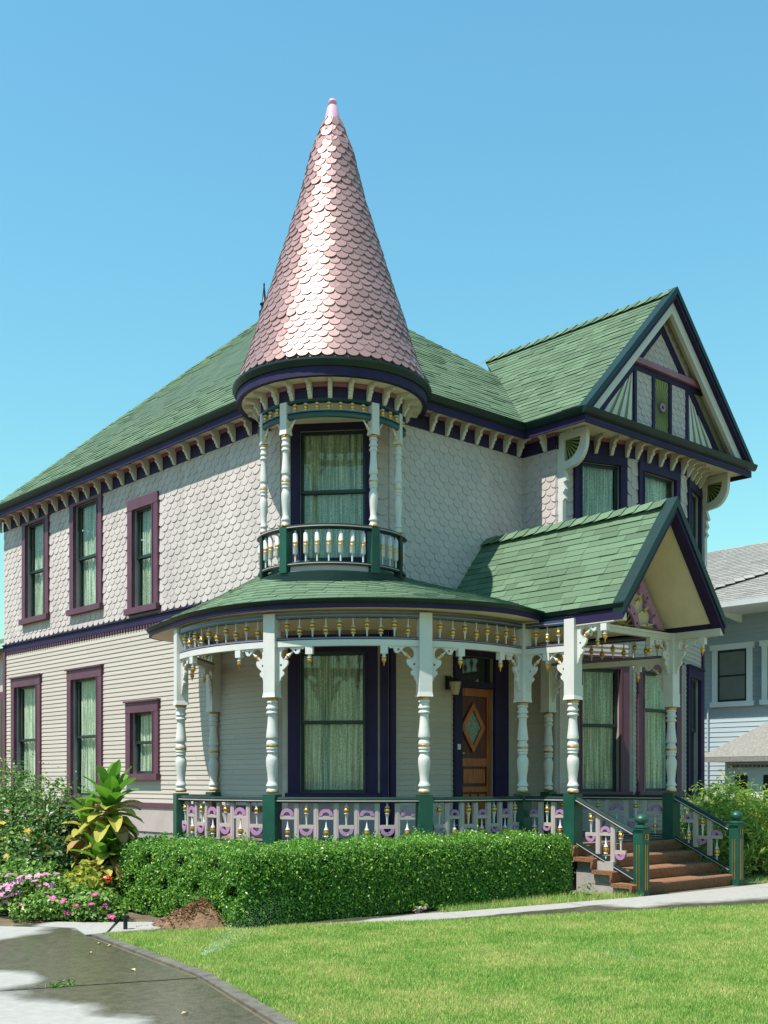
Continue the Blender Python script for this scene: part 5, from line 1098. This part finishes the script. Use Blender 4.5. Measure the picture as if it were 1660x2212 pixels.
# mulch heap
m_mul = mat('brown_mulch', (.17, .10, .055), .95, var=.35, vs=18, bump=.8, bs=60)
mh = root_at('mulch_heap', 5.95, 9.2, 'heap of brown mulch at the near corner of the hedge', 'mulch'); mb = M(); n = 28; vs = [(5.95, 9.2, .25)]; fs = []
for r_i in range(1, 9):
    for k in range(n):
        a = 2*math.pi*k/n; rr = r_i/8*(.50+.07*math.sin(3*a+1)); z = .25*(1-(r_i/8)**1.3)+R.uniform(-.018, .018)*(r_i < 8); vs.append((5.95+rr*math.cos(a)*1.1, 9.2+rr*math.sin(a)*.8, max(z, .0)))
for k in range(n): fs.append((0, 1+k, 1+(k+1) % n))
for r_i in range(7):
    for k in range(n): a_, b_ = 1+r_i*n, 1+(r_i+1)*n; fs.append((a_+k, b_+k, b_+(k+1) % n, a_+(k+1) % n))
mb.add(vs, fs, 0, True); link('mulch', mb.mesh('mulch', m_mul, (5.95, 9.2, 0)), mh)
q = NR.normal(0, .22, (1500, 2)); rr = np.hypot(q[:, 0]/1.1, q[:, 1]/.8); zz = np.clip(.25*(1-(rr/.5)**1.3), 0, .25)+.012; Pn = np.c_[5.95+q[:, 0], 9.2+q[:, 1], zz]; V, F = leaves(Pn, np.tile([0., 0, 1], (1500, 1)), .06, .3, .8); leafobj('mulch_chip', V, F, leafmat('mulch_chip', (.13, .07, .035), (.30, .18, .09), None, 0., .9, .1), mh, (5.95, 9.2, 0))
# small pink flower by the path, weeds
b = Hp(905, 11.85); r_, o_ = bush('geranium', 'single small pink flowered plant at the path edge in front of the hedge', b, [(Hp(905, 11.85, .06), (.1, .1, .06))], 90, .045, m_ger, .8, 4, cat='flowers'); flowers(r_, o_, [w3(897, 1968, 11.8), w3(915, 1962, 11.8), w3(908, 1966, 11.78), w3(903, 1972, 11.78)], fp)
b = Hp(1268, 13.2); bush('weed', 'small bright weed sprouting at the foot of the steps', b, [(Hp(1268, 13.2, .07), (.09, .09, .08))], 60, .06, m_bush, .35, 3, cat='weed')
b = (3.42, 7.05); bush('weed', 'tiny green weed growing in the driveway joint', b, [((3.42, 7.05, .03), (.12, .09, .03))], 70, .05, m_bush, .25, 2, cat='weed')
mb = M(); c = Hp(271, 10.4); mb.lathe([(.02, 0), (.02, .10), (.035, .105), (.035, .13), (.0, .135)], (0, 0, 0), 8); o = link('sprinkler_riser', mb.mesh('sprinkler_riser', m_iron), None, loc=(*rot2(c[0], c[1]), .02), label='short dark sprinkler riser at the corner of lawn and path', cat='sprinkler')
# fallen leaves on the driveway
lm = M(); lm.add([(-.03, 0, 0), (0, .016, .01), (.035, 0, .004), (0, -.016, .012)], [(0, 1, 2, 3)]); lme = lm.mesh('fallen_leaf', mat('fallen_leaf', (.55, .42, .18), .7, var=.2))
FLB = ('dry yellow leaf lying alone in the middle of the wet slab', 'dry leaf nearest the kerb on the far wet slab', 'dry leaf lying left of a close pair near the path', 'dry leaf lying right of a close pair near the path', 'dry yellow leaf on the near slab beyond the driveway joint', 'dry leaf furthest to the left on the wet slab', 'pale dry leaf on the lawn grass near the path', 'pale dry leaf on the wet path before the mulch heap')
for i, (x, y) in enumerate(((288, 2098), (345, 2046), (215, 2040), (238, 2045), (400, 2192), (195, 2060), (505, 2031), (450, 1994))):
    d = 2440*1.38/(y-1685); p = Hp(x, d, .026); o = link('fallen_leaf', lme, None, loc=(*rot2(p[0], p[1]), .026), label=FLB[i], cat='leaf', group='fallen leaves on the driveway and path'); o.rotation_euler = (0, 0, R.uniform(0, 6)); 
# sprinkler sprays: droplets of water
m_wat = bpy.data.materials.new('water_mist'); m_wat.use_nodes = True; _N = m_wat.node_tree.nodes; _L = m_wat.node_tree.links; _p = _N['Principled BSDF']; _p.inputs['Base Color'].default_value = (.85, .9, .95, 1); _p.inputs['Roughness'].default_value = .3
_t = _N.new('ShaderNodeBsdfTransparent'); _m = _N.new('ShaderNodeMixShader'); _nz = _N.new('ShaderNodeTexNoise'); _nz.inputs['Scale'].default_value = 40; _m.inputs[0].default_value = .55; _L.new(_t.outputs[0], _m.inputs[2]); _L.new(_p.outputs[0], _m.inputs[1]); _L.new(_m.outputs[0], _N['Material Output'].inputs[0])
for (x, y, dirx, n, lab) in ((432, 2072, .75, 5000, 'fan of water mist from the sprinkler near the driveway edge'), (1392, 2082, -.5, 1200, 'faint puff of water mist low on the right half of the lawn'), (1372, 1966, .2, 700, 'small water spray at the path edge before the newel post')):
    d = 2440*EYE/(y-1685); p = Hp(x, d); rt_ = root_at('sprinkler_spray', p[0], p[1], lab, 'water spray', rz=0.)
    t = NR.random(n)**.8; t = NR.random(n)**1.5; hx = dirx*t*.8+NR.normal(0, .16, n)*t+NR.normal(0, .012, n); hy = NR.normal(.15, .15, n)*t; hz = .02+.52*t*NR.uniform(.45, 1, n) if n > 2000 else .02+.16*NR.random(n)*t
    Pn = np.c_[hx, hy, hz]; V, F = leaves(Pn, NR.normal(0, 1, (n, 3)), .0032, .8, .5); leafobj('droplet', V, F, m_wat, rt_, (0, 0, 0))
